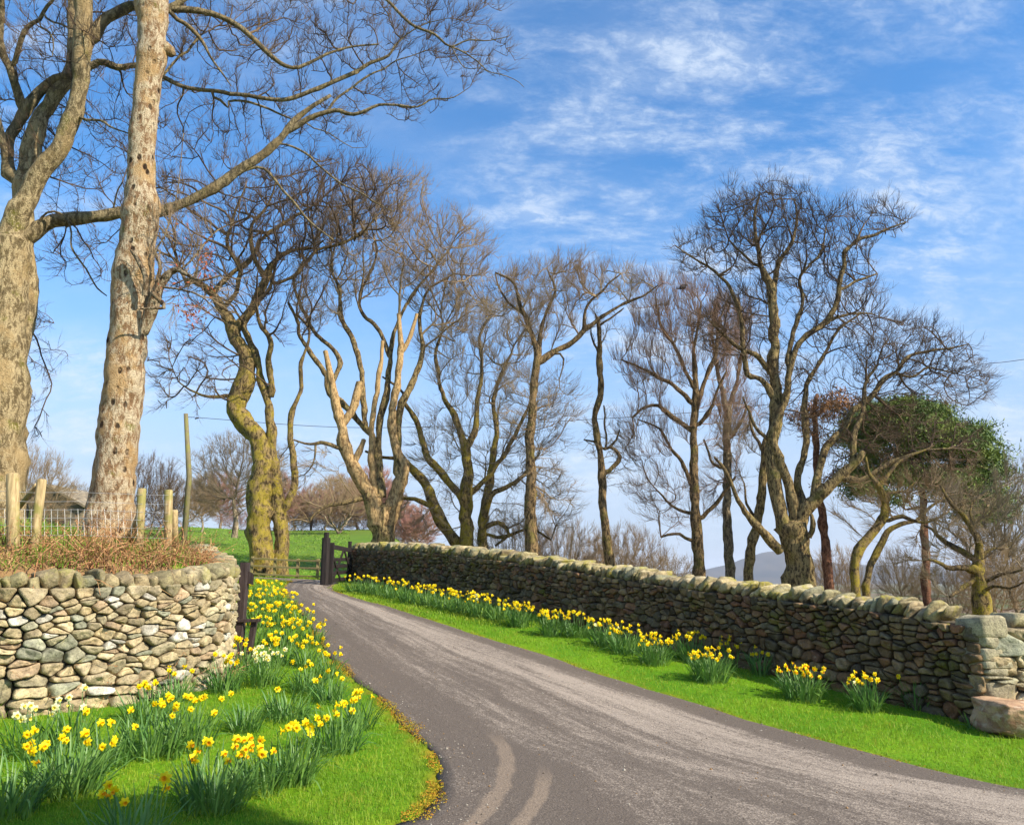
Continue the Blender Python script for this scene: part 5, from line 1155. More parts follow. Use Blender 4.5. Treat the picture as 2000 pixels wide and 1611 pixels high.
# ------------------------------------------------------------------ grass blades
def blades(name, n_try, dens_fn, box, r, h, w, mat, bent=0.5, keep=None):
    x = r.uniform(box[0], box[1], n_try); y = r.uniform(box[2], box[3], n_try)
    k = r.random(n_try) < dens_fn(x, y); x, y = x[k], y[k]
    if keep is not None: k = keep(x, y); x, y = x[k], y[k]
    n = len(x); z = hgt(x, y); b = np.stack([x, y, z - 0.006], 1)
    a = r.uniform(0, 2 * math.pi, n); s = np.stack([np.cos(a), np.sin(a), 0 * a], 1)
    dist = np.hypot(x, y); W = w * (0.6 + dist / 9.0) * r.uniform(0.7, 1.3, n)
    H = h * r.uniform(0.4, 1.35, n) * np.where(r.random(n) < 0.05, 1.7, 1); H = H * (1 + 0.35 * vnoise(np.stack([x * 1.7, y * 1.7, 0 * x], 1), 8))
    lean = nrm(np.stack([r.normal(size=n), r.normal(size=n), 0 * a], 1)) * (H * bent * r.uniform(0.2, 1.3, n))[:, None]
    mid = b + lean * 0.3 + np.array([0, 0, 1]) * (H * 0.6)[:, None]; tip = b + lean + np.array([0, 0, 1]) * H[:, None]
    V = np.stack([b - s * W[:, None] / 2, b + s * W[:, None] / 2, mid + s * W[:, None] * 0.35, mid - s * W[:, None] * 0.35, tip], 1).reshape(-1, 3)
    i = np.arange(n)[:, None] * 5
    return link(name, mesh_data(name, V, [i + np.array([0, 1, 2, 3]), i + np.array([3, 2, 4])]), mat)
def visible(x, y, pad=80):
    p = np.stack([x, y, hgt(x, y)], 1) - CAM; d = p[:, 1] * _cp + p[:, 2] * _sp; u = -p[:, 1] * _sp + p[:, 2] * _cp
    px = CX + F_PX * p[:, 0] / d; py = CY - F_PX * u / d
    return (px > -pad) & (px < 2000 + pad) & (py < 1611 + pad) & (y > 2)
def build_grass():
    m = NT('lawn grass', 0.6, 0.3); n1 = m.noise(1.1, 4, 0.6); n2 = m.noise(9, 3); n3 = m.noise(60, 2)
    c = m.mix(m.rng(n1, 0.36, 0.64), (0.155, 0.29, 0.008), (0.31, 0.40, 0.020)); c = m.mix(m.rng(n2, 0.35, 0.7, 0, 0.5), c, (0.09, 0.22, 0.006))
    c = m.mix(m.rng(n3, 0.4, 0.75, 0, 0.6), c, (0.36, 0.44, 0.04)); n4 = m.noise(170, 2, 0.5); c = m.mix(m.rng(n4, 0.62, 0.68, 0, 0.7), c, (0.42, 0.33, 0.10)); c = m.mix(m.rng(m.noise(3.2, 5, 0.7), 0.56, 0.66, 0, 0.75), c, (0.32, 0.29, 0.03)); m.color(c).translucent(c, 0.35); M['grass'] = m.m
    LWP = [tuple(p) for p in resample(LW, 80, 2)]
    def lawn(x, y):
        q = np.stack([x, y], 1); ir = inside(q, ROAD_POLY); ib = inside(q, BANK)
        dr, _ = seg_dist(q, ROAD_L); dr2, _ = seg_dist(q, ROAD_R); e = np.minimum(dr, dr2)
        wl, sd = seg_dist(q, [(9.1, 4.4 + 0.0), (9.1, 4.5)]); dw, sw = seg_dist(q, RW); behind = (sw < 0) & (y > 9.35)
        edge = e > 0.05 + 0.10 * vnoise(np.stack([x * 7, y * 7, 0 * x], 1), 4)
        return (~ir | (e < 0.03)) & ~ib & edge & ~behind & visible(x, y)
    r = rng(77)
    dens = lambda x, y: np.clip((5.6 / np.maximum(np.hypot(x, y), 3)) ** 1.9, 0, 1)
    tag(blades('grass', 760000, dens, (-8, 9.5, 4.4, 15), r, 0.040, 0.0036, M['grass'], 0.8, lawn), 'short bright green mown grass of the verges', 'grass', kind='stuff')
    def far_k(x, y): return lawn(x, y) & (y >= 15)
    tag(blades('grass', 90000, lambda x, y: np.full(len(x), 1.0), (-9, 1, 15, 26), r, 0.05, 0.006, M['grass'], 0.8, far_k), 'mown grass at the far end of the verges', 'grass', kind='stuff')
    # mossy ochre fringe of the drive
    m = NT('drive edge moss', 0.95, 0.1); n = m.noise(16, 4, 0.6)
    m.color(m.mix(m.rng(n, 0.4, 0.62), (0.34, 0.15, 0.02), (0.36, 0.30, 0.02)))
    def fr(x, y):
        q = np.stack([x, y], 1); dr, _ = seg_dist(q, ROAD_L); dr2, _ = seg_dist(q, ROAD_R)
        a = dr < 0.045 + 0.13 * vnoise(np.stack([x * 2.2, y * 2.2, 0 * x], 1), 12) + 0.05 * vnoise(np.stack([x * 9, y * 9, 0 * x], 1), 2); b = dr2 < 0.02 + 0.04 * vnoise(np.stack([x * 3, y * 3, 0 * x], 1), 15)
        return (a | b) & visible(x, y)
    x = np.array([]); 
    rr = rng(9); P_ = np.array(ROAD_POLY)
    q = np.concatenate([resample(ROAD_L, 70000), resample(ROAD_R, 20000)]); q = q + rr.normal(0, 0.10, q.shape); q[:, 0] -= 0.04 * (np.arange(len(q)) < 70000)
    k = fr(q[:, 0], q[:, 1]); q = q[k]; n = len(q); z = hgt(q[:, 0], q[:, 1]) + 0.014 + rr.uniform(0, 0.02, n)
    a = rr.normal(size=(n, 3)) * [1, 1, 0.5]; a = nrm(a) * rr.uniform(0.004, 0.012, (n, 1)); b = nrm(np.cross(a, rr.normal(size=(n, 3)))) * 0.004
    c = np.column_stack([q, z]); V = np.stack([c - a, c - b, c + a, c + b], 1).reshape(-1, 3)
    tag(link('moss_fringe', mesh_data('moss_fringe', V, [np.arange(4 * n).reshape(-1, 4)], smooth=False), m.m), 'ochre moss and litter fringing the edge of the drive', 'moss', kind='stuff')
    # grit on the asphalt
    # field and bank tussocks
    m = NT('rough grass', 0.7, 0.2); m.color(m.mix(m.rng(m.noise(1.5, 3), 0.4, 0.7), (0.12, 0.25, 0.012), (0.22, 0.27, 0.05))); M['rough'] = m.m
    def field(x, y): return visible(x, y) & (y > 26.5) & (x / y < -0.2)
    tag(blades('field_grass', 60000, lambda x, y: np.clip((27 / y) ** 2, 0, 1) , (-34, -5, 26.5, 70), r, 0.05, 0.012, M['rough'], 0.7, field), 'green pasture grass in the rising field beyond the gate', 'grass', kind='stuff')
    def bk_(x, y): return inside(np.stack([x, y], 1), BANK) & visible(x, y, 30) & (y < 19)
    tag(blades('bank_grass', 50000, lambda x, y: np.clip((10 / np.maximum(y, 1)) ** 2, 0, 1), (-12, -3.5, 8, 19), r, 0.14, 0.005, M['rough'], 0.7, bk_), 'rough grass on the raised bank behind the left wall', 'grass', kind='stuff')
build_grass()
def build_litter():
    r = rng(404); n = 5200; a = resample(ROAD_L, 600); b = resample(ROAD_R, 600); k = r.integers(60, 560, n); t = r.random(n); edge = r.random(n) < 0.45
    t = np.where(edge, np.where(r.random(n) < 0.6, t * 0.07, 1 - t * 0.07), t); q = a[k] * (1 - t)[:, None] + b[k] * t[:, None] + r.normal(0, 0.02, (n, 2))
    ok = visible(q[:, 0], q[:, 1]) & inside(q, ROAD_POLY); q = q[ok]; t = t[ok]; n = len(q)
    z = hgt(q[:, 0], q[:, 1]) + 0.014 + 0.03 * np.sin(math.pi * t); s = r.uniform(0.003, 0.010, n) * np.where(r.random(n) < 0.06, 1.8, 1)
    base = np.array([[1, 0, 0], [0, 1, 0], [-1, 0, 0], [0, -1, 0], [0, 0, 0.8], [0, 0, -0.4]]); V = (base[None] * (s[:, None, None] * r.uniform(0.6, 1.3, (n, 6, 1)))) + np.column_stack([q, z])[:, None]
    F_ = np.array([[0, 1, 4], [1, 2, 4], [2, 3, 4], [3, 0, 4], [1, 0, 5], [2, 1, 5], [3, 2, 5], [0, 3, 5]]); F_ = (np.arange(n)[:, None, None] * 6 + F_[None]).reshape(-1, 3)
    pal = np.array([(0.26, 0.22, 0.17), (0.20, 0.16, 0.12), (0.25, 0.15, 0.07), (0.33, 0.29, 0.23), (0.10, 0.08, 0.06)]); c = np.repeat(pal[r.integers(0, 5, n)], 6, 0)
    m = NT('loose grit', 0.9, 0.2); m.color(m.attr())
    tag(link('grit', mesh_data('grit', V.reshape(-1, 3), [F_], c, smooth=False), m.m), 'loose grit and crumbs scattered on the asphalt drive', 'grit', kind='stuff')
build_litter()

# dead bracken and bramble on the bank
def build_bracken():
    r = rng(88); V, Q, Cc = [], [], []; n = 14000; lw = resample(LW, 200, 2); lw = lw[(lw[:, 1] < 13.8)]
    nn = 0; b = lw[r.integers(0, len(lw), n)]
    d = np.gradient(lw, axis=0)
    off = 0.22 + 1.9 * r.random(n) ** 1.5
    x = b[:, 0] - off * r.uniform(0.1, 0.5, n); y = b[:, 1] + off * 0.9
    den = vnoise(np.stack([x * 1.1, y * 1.1, 0 * x], 1), 3); px = CX + F_PX * x / y
    w = np.interp(px, [-50, 120, 200, 400, 450], [0.55, 0.45, 1.0, 1.0, 0.6])
    k = inside(np.stack([x, y], 1), BANK) & (r.random(n) < w * (0.75 + 0.5 * den)); x, y, px = x[k], y[k], px[k]; n = len(x); z = hgt(x, y)
    H = r.uniform(0.10, 0.36, n) * np.interp(px, [0, 200, 330, 450], [0.9, 1.1, 1.0, 0.7]); seg = 4
    a = r.uniform(0, 6.28, n); dr = np.stack([np.cos(a), np.sin(a), r.uniform(0.5, 1.8, n)], 1); dr = nrm(dr); pts = [np.stack([x, y, z - 0.02], 1)]; curl = r.normal(0, 0.35, (n, 3)) + np.array([0, 0, -0.38])
    for s in range(seg): pts.append(pts[-1] + dr * (H * 1.9 / seg)[:, None]); dr = nrm(dr + curl)
    pts = np.stack(pts, 1); side = nrm(np.cross(pts[:, 1] - pts[:, 0], r.normal(size=(n, 3)))); wd = r.uniform(0.003, 0.008, n)[:, None] * np.linspace(1, 0.4, seg + 1)[None]
    V = np.stack([pts - side[:, None] * wd[..., None], pts + side[:, None] * wd[..., None]], 2).reshape(-1, 3)
    base = np.arange(n)[:, None] * (seg + 1) * 2 + np.arange(seg)[None] * 2; Q = np.stack([base, base + 1, base + 3, base + 2], -1).reshape(-1, 4)
    # withered frond leaflets along them
    m_ = 22000; j = r.integers(0, n, m_); s = r.integers(1, seg + 1, m_); c = pts[j, s]; u = nrm(r.normal(size=(m_, 3))) * r.uniform(0.015, 0.05, (m_, 1)); v = nrm(np.cross(u, r.normal(size=(m_, 3)))) * 0.006
    V2 = np.stack([c, c + u * .5 + v, c + u, c + u * .5 - v], 1).reshape(-1, 3); Q2 = np.arange(4 * m_).reshape(-1, 4) + len(V)
    m = NT('dead bracken', 0.85, 0.1); n1 = m.noise(6, 3); n2 = m.noise(40, 2)
    m.color(m.mix(m.rng(n2, 0.4, 0.65), m.mix(m.rng(n1, 0.4, 0.6), (0.38, 0.17, 0.07), (0.50, 0.30, 0.14)), (0.22, 0.11, 0.05)))
    tag(link('bracken', mesh_data('bracken', np.vstack([V, V2]), [Q, Q2], smooth=False), m.m), 'dead russet bracken and bramble stems sprawling over the left wall top', 'bracken', kind='stuff')
build_bracken()

# ------------------------------------------------------------------ daffodils
def flower_meshes():
    def petals(cup, seed):
        r = rng(seed); V, Q, T = [], [], []
        for k in range(6):
            a = k * math.pi / 3 + r.normal(0, 0.06); lift = (0.10 if k % 2 else 0.0) + r.normal(0, 0.06); L = 0.040 * r.uniform(0.93, 1.07); tw = r.normal(0, 0.15)
            c, s = math.cos(a), math.sin(a)
            for i, (t, w, z) in enumerate([(0.10, 0.004, 0), (0.35, 0.0125, 0.002), (0.65, 0.0135, 0.001), (0.88, 0.008, -0.003), (1.0, 0.0012, -0.006)]):
                for sg in (-1, 0, 1):
                    u, v, zz = t * L, sg * w, z - lift * t * L + (0.0025 if sg == 0 else 0) + tw * sg * w
                    V.append((u * c - v * s, u * s + v * c, zz))
            b = k * 15
            for i in range(4): Q += [(b + i * 3, b + i * 3 + 1, b + i * 3 + 4, b + i * 3 + 3), (b + i * 3 + 1, b + i * 3 + 2, b + i * 3 + 5, b + i * 3 + 4)]
        # short green tube behind
        return mesh_data('petals', V, [np.array(Q)])
    def trumpet(seed):
        r = rng(seed); V, Q = [], []; n = 12; prof = [(0.006, 0.0), (0.0085, 0.010), (0.010, 0.020), (0.0135, 0.027), (0.0165, 0.0295)]
        for j, (R, z) in enumerate(prof):
            for i in range(n):
                a = i * 2 * math.pi / n; fr = (0.0018 * math.sin(6 * a) + r.normal(0, 0.0004)) * (j / 4) ** 2; V.append(((R + fr) * math.cos(a), (R + fr) * math.sin(a), z + fr * 1.2))
        for j in range(4): Q += [(j * n + i, j * n + (i + 1) % n, (j + 1) * n + (i + 1) % n, (j + 1) * n + i) for i in range(n)]
        V.append((0, 0, 0.004)); T = [((i + 1) % n, i, len(V) - 1) for i in range(n)]
        return mesh_data('trumpet', V, [np.array(Q), np.array(T)])
    return [petals(0, s) for s in (1, 2, 3)], [trumpet(s) for s in (4, 5)]
def petal_mat(name, a, b, f=0.35):
    m = NT(name, 0.55, 0.25); c = m.mix(m.rng(m.noise(60, 3), 0.35, 0.65), a, b); m.color(c).translucent(c, f); return m.m
M['pet_y'] = petal_mat('yellow petals', (0.93, 0.76, 0.006), (0.90, 0.66, 0.004)); M['cup_y'] = petal_mat('deep yellow cup', (0.92, 0.62, 0.003), (0.90, 0.50, 0.003), 0.25)
M['cup_o'] = petal_mat('orange cup', (0.88, 0.38, 0.004), (0.90, 0.46, 0.004), 0.25)
M['pet_w'] = petal_mat('cream petals', (0.86, 0.84, 0.50), (0.84, 0.80, 0.38)); M['cup_w'] = petal_mat('lemon cup', (0.86, 0.74, 0.12), (0.82, 0.66, 0.06), 0.25)
_m = NT('daffodil leaves', 0.45, 0.4); _c = _m.mix(_m.rng(_m.noise(3.0, 4), 0.35, 0.65), (0.07, 0.18, 0.035), (0.18, 0.31, 0.06)); _c = _m.mix(_m.rng(_m.noise(22, 3), 0.5, 0.75, 0, 0.7), _c, (0.16, 0.28, 0.06))
_m.color(_c).translucent(_c, 0.25); M['leaf'] = _m.m
PET, CUP = flower_meshes(); KIND = {}
for kname, pm, cm in (('y', 'pet_y', 'cup_y'), ('o', 'pet_y', 'cup_o'), ('w', 'pet_w', 'cup_w')):
    ps = []; cs = []
    for me in PET: c = me.copy(); c.materials.append(M[pm]); ps.append(c)
    for me in CUP: c = me.copy(); c.materials.append(M[cm]); cs.append(c)
    KIND[kname] = (ps, cs)
CLUMPS = []
def clump(px, py, nf, kind, h, spread, nl, label, group, seed, fspread=None, Y=None, bend=1.0, fh=1.0):
    r = rng(seed); b = ground(px, py) if Y is None else P(px, py, Y)
    b = np.array([b[0], b[1], hz(b[0], b[1])]); root = empty('daffodil_clump', b, label, 'daffodils', group)
    far = b[1] > 12.5; nf = int(nf * ((1.35 if py < 1345 else 1.15) if group == GL else (1.4 if py > 1215 else 1.1)) + 0.5); nl = int(nl * (1.7 if py > 1345 else 1.3))
    if group == GL and py > 1345: spread *= 1.02
    # strap leaves and flower stems
    n = nl; a = r.uniform(0, 6.283, n); rad = spread * 0.45 * np.sqrt(r.random(n)); base = np.stack([rad * np.cos(a), rad * np.sin(a), 0 * a - 0.01], 1)
    gz = hgt(b[0] + base[:, 0], b[1] + base[:, 1]) - b[2]; base[:, 2] += gz
    a2 = a + r.normal(0, 0.7, n); tilt = r.uniform(0.05, 0.75, n) * bend; d = np.stack([np.sin(tilt) * np.cos(a2), np.sin(tilt) * np.sin(a2), np.cos(tilt)], 1)
    L = h * r.uniform(0.65, 1.15, n); seg = 5; pts = [base]; kink = np.where(r.random(n) < 0.25, 0.5, 0.16)[:, None]; kink = np.where(r.random((n, 1)) < 0.10, 1.3, kink)
    out = np.stack([np.cos(a2), np.sin(a2), -0.9 + 0 * a2], 1)
    for s in range(seg): pts.append(pts[-1] + d * (L / seg)[:, None]); d = nrm(d + out * kink * (0.25 + 0.5 * s / seg) + r.normal(0, 0.05, (n, 3)))
    pts = np.stack(pts, 1); side = nrm(np.stack([-np.sin(a2 + r.normal(0, .5, n)), np.cos(a2), 0.2 * r.normal(size=n)], 1)); wd = (0.0065 * r.uniform(0.7, 1.3, n))[:, None] * np.array([0.8, 1, 1, 0.95, 0.75, 0.15])[None] * (1.3 if far else 1)
    nn = np.cross(side, nrm(pts[:, 1] - pts[:, 0]))[:, None] * wd[..., None] * 0.35
    V = np.stack([pts - side[:, None] * wd[..., None], pts + nn, pts + side[:, None] * wd[..., None]], 2).reshape(-1, 3)
    bs = np.arange(n)[:, None] * (seg + 1) * 3 + np.arange(seg)[None] * 3
    Q = np.concatenate([np.stack([bs, bs + 1, bs + 4, bs + 3], -1).reshape(-1, 4), np.stack([bs + 1, bs + 2, bs + 5, bs + 4], -1).reshape(-1, 4)])
    mb = MB(); fs = fspread or spread; heads = []
    for i in range(nf):
        aa = r.uniform(0, 6.283); rr_ = fs * 0.58 * math.sqrt(r.random()); top = np.array([rr_ * math.cos(aa) * 1.15, rr_ * math.sin(aa), h * fh * r.uniform(0.78, 1.2)]); bt = top * np.array([0.45, 0.45, 0]) + r.normal(0, 0.01, 3) * [1, 1, 0]
        f = nrm(np.array([0.75 + r.normal(0, 0.7), -0.75 + r.normal(0, 0.5), r.uniform(-0.25, 0.25)]))
        mid = (bt + top) / 2 + r.normal(0, 0.012, 3); neck = top - f * 0.022
        mb.tube([bt, mid, neck - np.array([0, 0, 0.045]), neck - np.array([0, 0, 0.010]) - f * 0.004, neck + f * 0.012], [0.004, 0.0036, 0.0032, 0.0036, 0.0045], 5, cap=False)
        heads.append((top, f))
    if nf:
        V2 = np.concatenate(mb.v); Q2 = np.concatenate(mb.q) + len(V); V = np.vstack([V, V2]); Q = np.vstack([Q, Q2])
    link('foliage', mesh_data('foliage', V, [Q]), M['leaf'], root)
    ps, cs = KIND[kind if kind != 'm' else 'y']
    for i, (top, f) in enumerate(heads):
        if kind == 'm' and i < 2: P_, C_ = KIND['w']
        else: P_, C_ = ps, cs
        o = link('flower', P_[r.integers(3)], None, root, top); q = Vector(f).to_track_quat('Z', 'Y'); o.rotation_mode = 'QUATERNION'
        from mathutils import Quaternion
        o.rotation_quaternion = q @ Quaternion((0, 0, 1), r.uniform(0, 1)); s = r.uniform(0.74, 1.0) * (0.96 if b[1] < 9.5 else 0.92); o.scale = (s, s, s)
        link('trumpet', C_[r.integers(2)], None, o)
    return root
GL = 'daffodil clumps on the left lawn'; GR = 'daffodil clumps along the right wall'
def build_daffodils():
    s = 500
    for (px, py, nf, k, h, sp, nl, lab) in [
        (12, 1592, 1, 'o', 0.34, 0.40, 60, 'shaded leafy clump cut by the left edge with one orange cupped flower'),
        (62, 1478, 7, 'w', 0.36, 0.42, 55, 'cream white daffodils under the left wall, nearest the left edge'),
        (138, 1462, 4, 'w', 0.40, 0.30, 30, 'pale lemon daffodils held against the lowest wall stones, second from the left edge'),
        (128, 1552, 13, 'y', 0.38, 0.48, 120, 'big leafy yellow clump in the lower left, in front of the cream daffodils'),
        (205, 1500, 5, 'y', 0.36, 0.34, 40, 'yellow daffodils leaning right beside the big lower left clump'),
        (300, 1478, 3, 'y', 0.40, 0.50, 110, 'dense dark leafy clump in the middle of the left lawn, nearly without flowers'),
        (285, 1412, 4, 'y', 0.34, 0.40, 60, 'leafy clump close under the wall with a few single yellow flowers'),
        (372, 1462, 13, 'y', 0.38, 0.46, 70, 'bright yellow bunch in the middle of the left lawn, right of the dense dark leaves'),
        (415, 1578, 10, 'o', 0.36, 0.46, 95, 'orange cupped daffodils over shaded leaves at the lower middle of the lawn'),
        (505, 1552, 8, 'o', 0.34, 0.34, 45, 'orange cupped daffodils leaning right, left of the last clump before open grass'),
        (568, 1530, 9, 'y', 0.38, 0.36, 80, 'compact dark leaved clump with yellow flowers nearest the drive, low on the lawn'),
        (480, 1428, 0, 'y', 0.28, 0.30, 60, 'spiky clump of leaves with no flowers in the middle of the lawn'),
        (560, 1405, 1, 'y', 0.32, 0.46, 80, 'broad leafy clump with hardly a flower below the cream bunch'),
        (655, 1470, 9, 'y', 0.36, 0.42, 70, 'yellow clump bordering the mossy drive edge, right of the broad leafy clump'),
        (700, 1425, 7, 'y', 0.34, 0.30, 45, 'outermost yellow clump at the bulge of the drive edge'),
        (438, 1352, 9, 'y', 0.36, 0.36, 60, 'yellow clump just left of the dark gate post foot'),
        (345, 1372, 4, 'y', 0.32, 0.36, 50, 'small yellow clump at the foot of the wall, left of the gate post'),
        (512, 1338, 15, 'w', 0.38, 0.44, 70, 'cream white bunch right below the dark gate post'),
        (600, 1352, 4, 'y', 0.34, 0.42, 70, 'leafy clump with few yellow flowers right of the cream bunch'),
        (645, 1372, 5, 'y', 0.32, 0.34, 55, 'low yellow clump by the drive, above the outermost clump'),
        (255, 1668, 6, 'o', 0.36, 0.34, 40, 'daffodils rising into view at the very bottom of the lawn'),
        (472, 1312, 8, 'y', 0.36, 0.3, 40, 'yellow flowers pressed round the foot of the gate post'),
        (545, 1300, 12, 'y', 0.36, 0.36, 55, 'yellow clump just above the cream bunch'),
        (600, 1302, 10, 'y', 0.34, 0.36, 55, 'yellow clump by the drive, level with the cream bunch'),
        (640, 1322, 6, 'y', 0.32, 0.3, 40, 'small yellow clump overhanging the drive edge beside the cream bunch'),
        (500, 1262, 13, 'y', 0.36, 0.4, 50, 'first yellow clump right of the gate post, below its iron bar'),
        (560, 1262, 15, 'y', 0.36, 0.4, 60, 'flower laden clump in the middle of the yellow drift right of the post'),
        (608, 1262, 8, 'y', 0.34, 0.34, 45, 'clump on the drive side of the yellow drift, halfway up'),
        (498, 1226, 14, 'y', 0.36, 0.4, 45, 'yellow clump beside the post, level with its iron bar'),
        (545, 1226, 15, 'y', 0.36, 0.4, 50, 'second clump from the post, level with its iron bar'),
        (588, 1228, 9, 'y', 0.34, 0.36, 40, 'outer clump of the drift beside the drive, level with the iron bar'),
        (492, 1196, 14, 'y', 0.36, 0.42, 40, 'upper yellow clump beside the post'),
        (530, 1194, 15, 'y', 0.36, 0.42, 45, 'upper middle clump of the yellow drift'),
        (565, 1196, 9, 'y', 0.34, 0.38, 40, 'upper outer clump where the drift meets the drive'),
        (488, 1172, 13, 'y', 0.36, 0.5, 35, 'farthest yellow clump next to the post'),
        (522, 1172, 11, 'y', 0.34, 0.5, 35, 'farthest clump of the drift by the crest of the drive')]:
        s += 1; r = rng(s)
        clump(px, py, nf, k, h, sp, nl, lab, GL, s)
    ords = ['first', 'second', 'third', 'fourth', 'fifth', 'sixth', 'seventh', 'eighth', 'ninth', 'tenth', 'eleventh', 'twelfth', 'thirteenth', 'fourteenth', 'fifteenth', 'sixteenth', 'seventeenth', 'eighteenth', 'nineteenth', 'twentieth', 'twenty-first']
    right = [(693, 1158, 4, 60), (716, 1160, 10, 60), (742, 1164, 14, 60), (770, 1170, 15, 60), (800, 1177, 14, 65), (832, 1184, 16, 65), (866, 1190, 18, 65), (900, 1198, 20, 70), (935, 1205, 20, 70), (972, 1212, 13, 60), (1016, 1224, 22, 85),
             (1080, 1242, 21, 90), (1128, 1244, 12, 70), (1182, 1262, 16, 80), (1222, 1276, 15, 80), (1278, 1297, 20, 110)]
    for i, (px, py, nf, nl) in enumerate(right):
        s += 1; clump(px, py, nf, 'm' if i in (8, 13) else 'y', 0.36, 0.46, nl, f'{ords[i]} yellow daffodil clump of the row under the long wall, counted from the open gate', GR, s)
    for (px, py, nf, k, h, sp, nl, lab) in [
        (1345, 1290, 15, 'y', 0.36, 0.4, 55, 'clump behind the widest bunch of the wall row, close to the stones'),
        (1388, 1330, 22, 'y', 0.36, 0.50, 150, 'widest flower laden clump of the wall row'),
        (1432, 1300, 12, 'y', 0.36, 0.34, 50, 'clump right behind the widest bunch, to its right'),
        (1484, 1318, 4, 'y', 0.34, 0.26, 40, 'thin clump with four flowers between two full clumps of the wall row'),
        (1568, 1366, 20, 'o', 0.36, 0.46, 110, 'third clump from the boulder, with many yellow flowers'),
        (1692, 1388, 14, 'm', 0.36, 0.30, 80, 'second clump from the boulder, upright with two cream flowers among yellow'),
        (1792, 1384, 4, 'y', 0.34, 0.30, 50, 'last clump before the boulder, with few flowers over blue green leaves'),
        (1898, 1424, 0, 'y', 0.24, 0.08, 7, 'lone tuft of daffodil leaves without flowers in front of the boulder')]:
        s += 1; clump(px, py, nf, k, h, sp, nl, lab, GR, s, bend=0.8)
build_daffodils()

# ------------------------------------------------------------------ timber: gates, posts, fences
def wood(name, a, b, green=0.0, sc=(14, 14, 1.2)):
    m = NT(name, 0.75, 0.25); n = m.noise(3, 6, 0.65, 0.6, sc=sc); k = m.noise(4, 3)
    c = m.mix(m.rng(n, 0.35, 0.65), a, b)
    if green: c = m.mix(m.rng(k, 0.5 - 0.1 * green, 0.65, 0, 0.8), c, (0.20, 0.19, 0.04))
    m.color(c).bump(n, 0.5, 0.006); return m.m
M['w_dark'] = wood('dark stained timber', (0.030, 0.020, 0.018), (0.065, 0.045, 0.040)); M['w_black'] = wood('blackened timber', (0.012, 0.009, 0.008), (0.030, 0.021, 0.018)); M['w_fence'] = wood('weathered rail', (0.20, 0.15, 0.06), (0.30, 0.23, 0.10), 0.6, (3, 14, 14))
M['w_post'] = wood('treated round post', (0.26, 0.18, 0.08), (0.50, 0.37, 0.18), 0.45); M['w_pole'] = wood('telegraph pole timber', (0.14, 0.115, 0.055), (0.23, 0.19, 0.10), 0.3)
_m = NT('galvanised wire', 0.45, 0.5); _m.b.inputs['Metallic'].default_value = 0.6; _m.color((0.50, 0.50, 0.48)); M['wire'] = _m.m
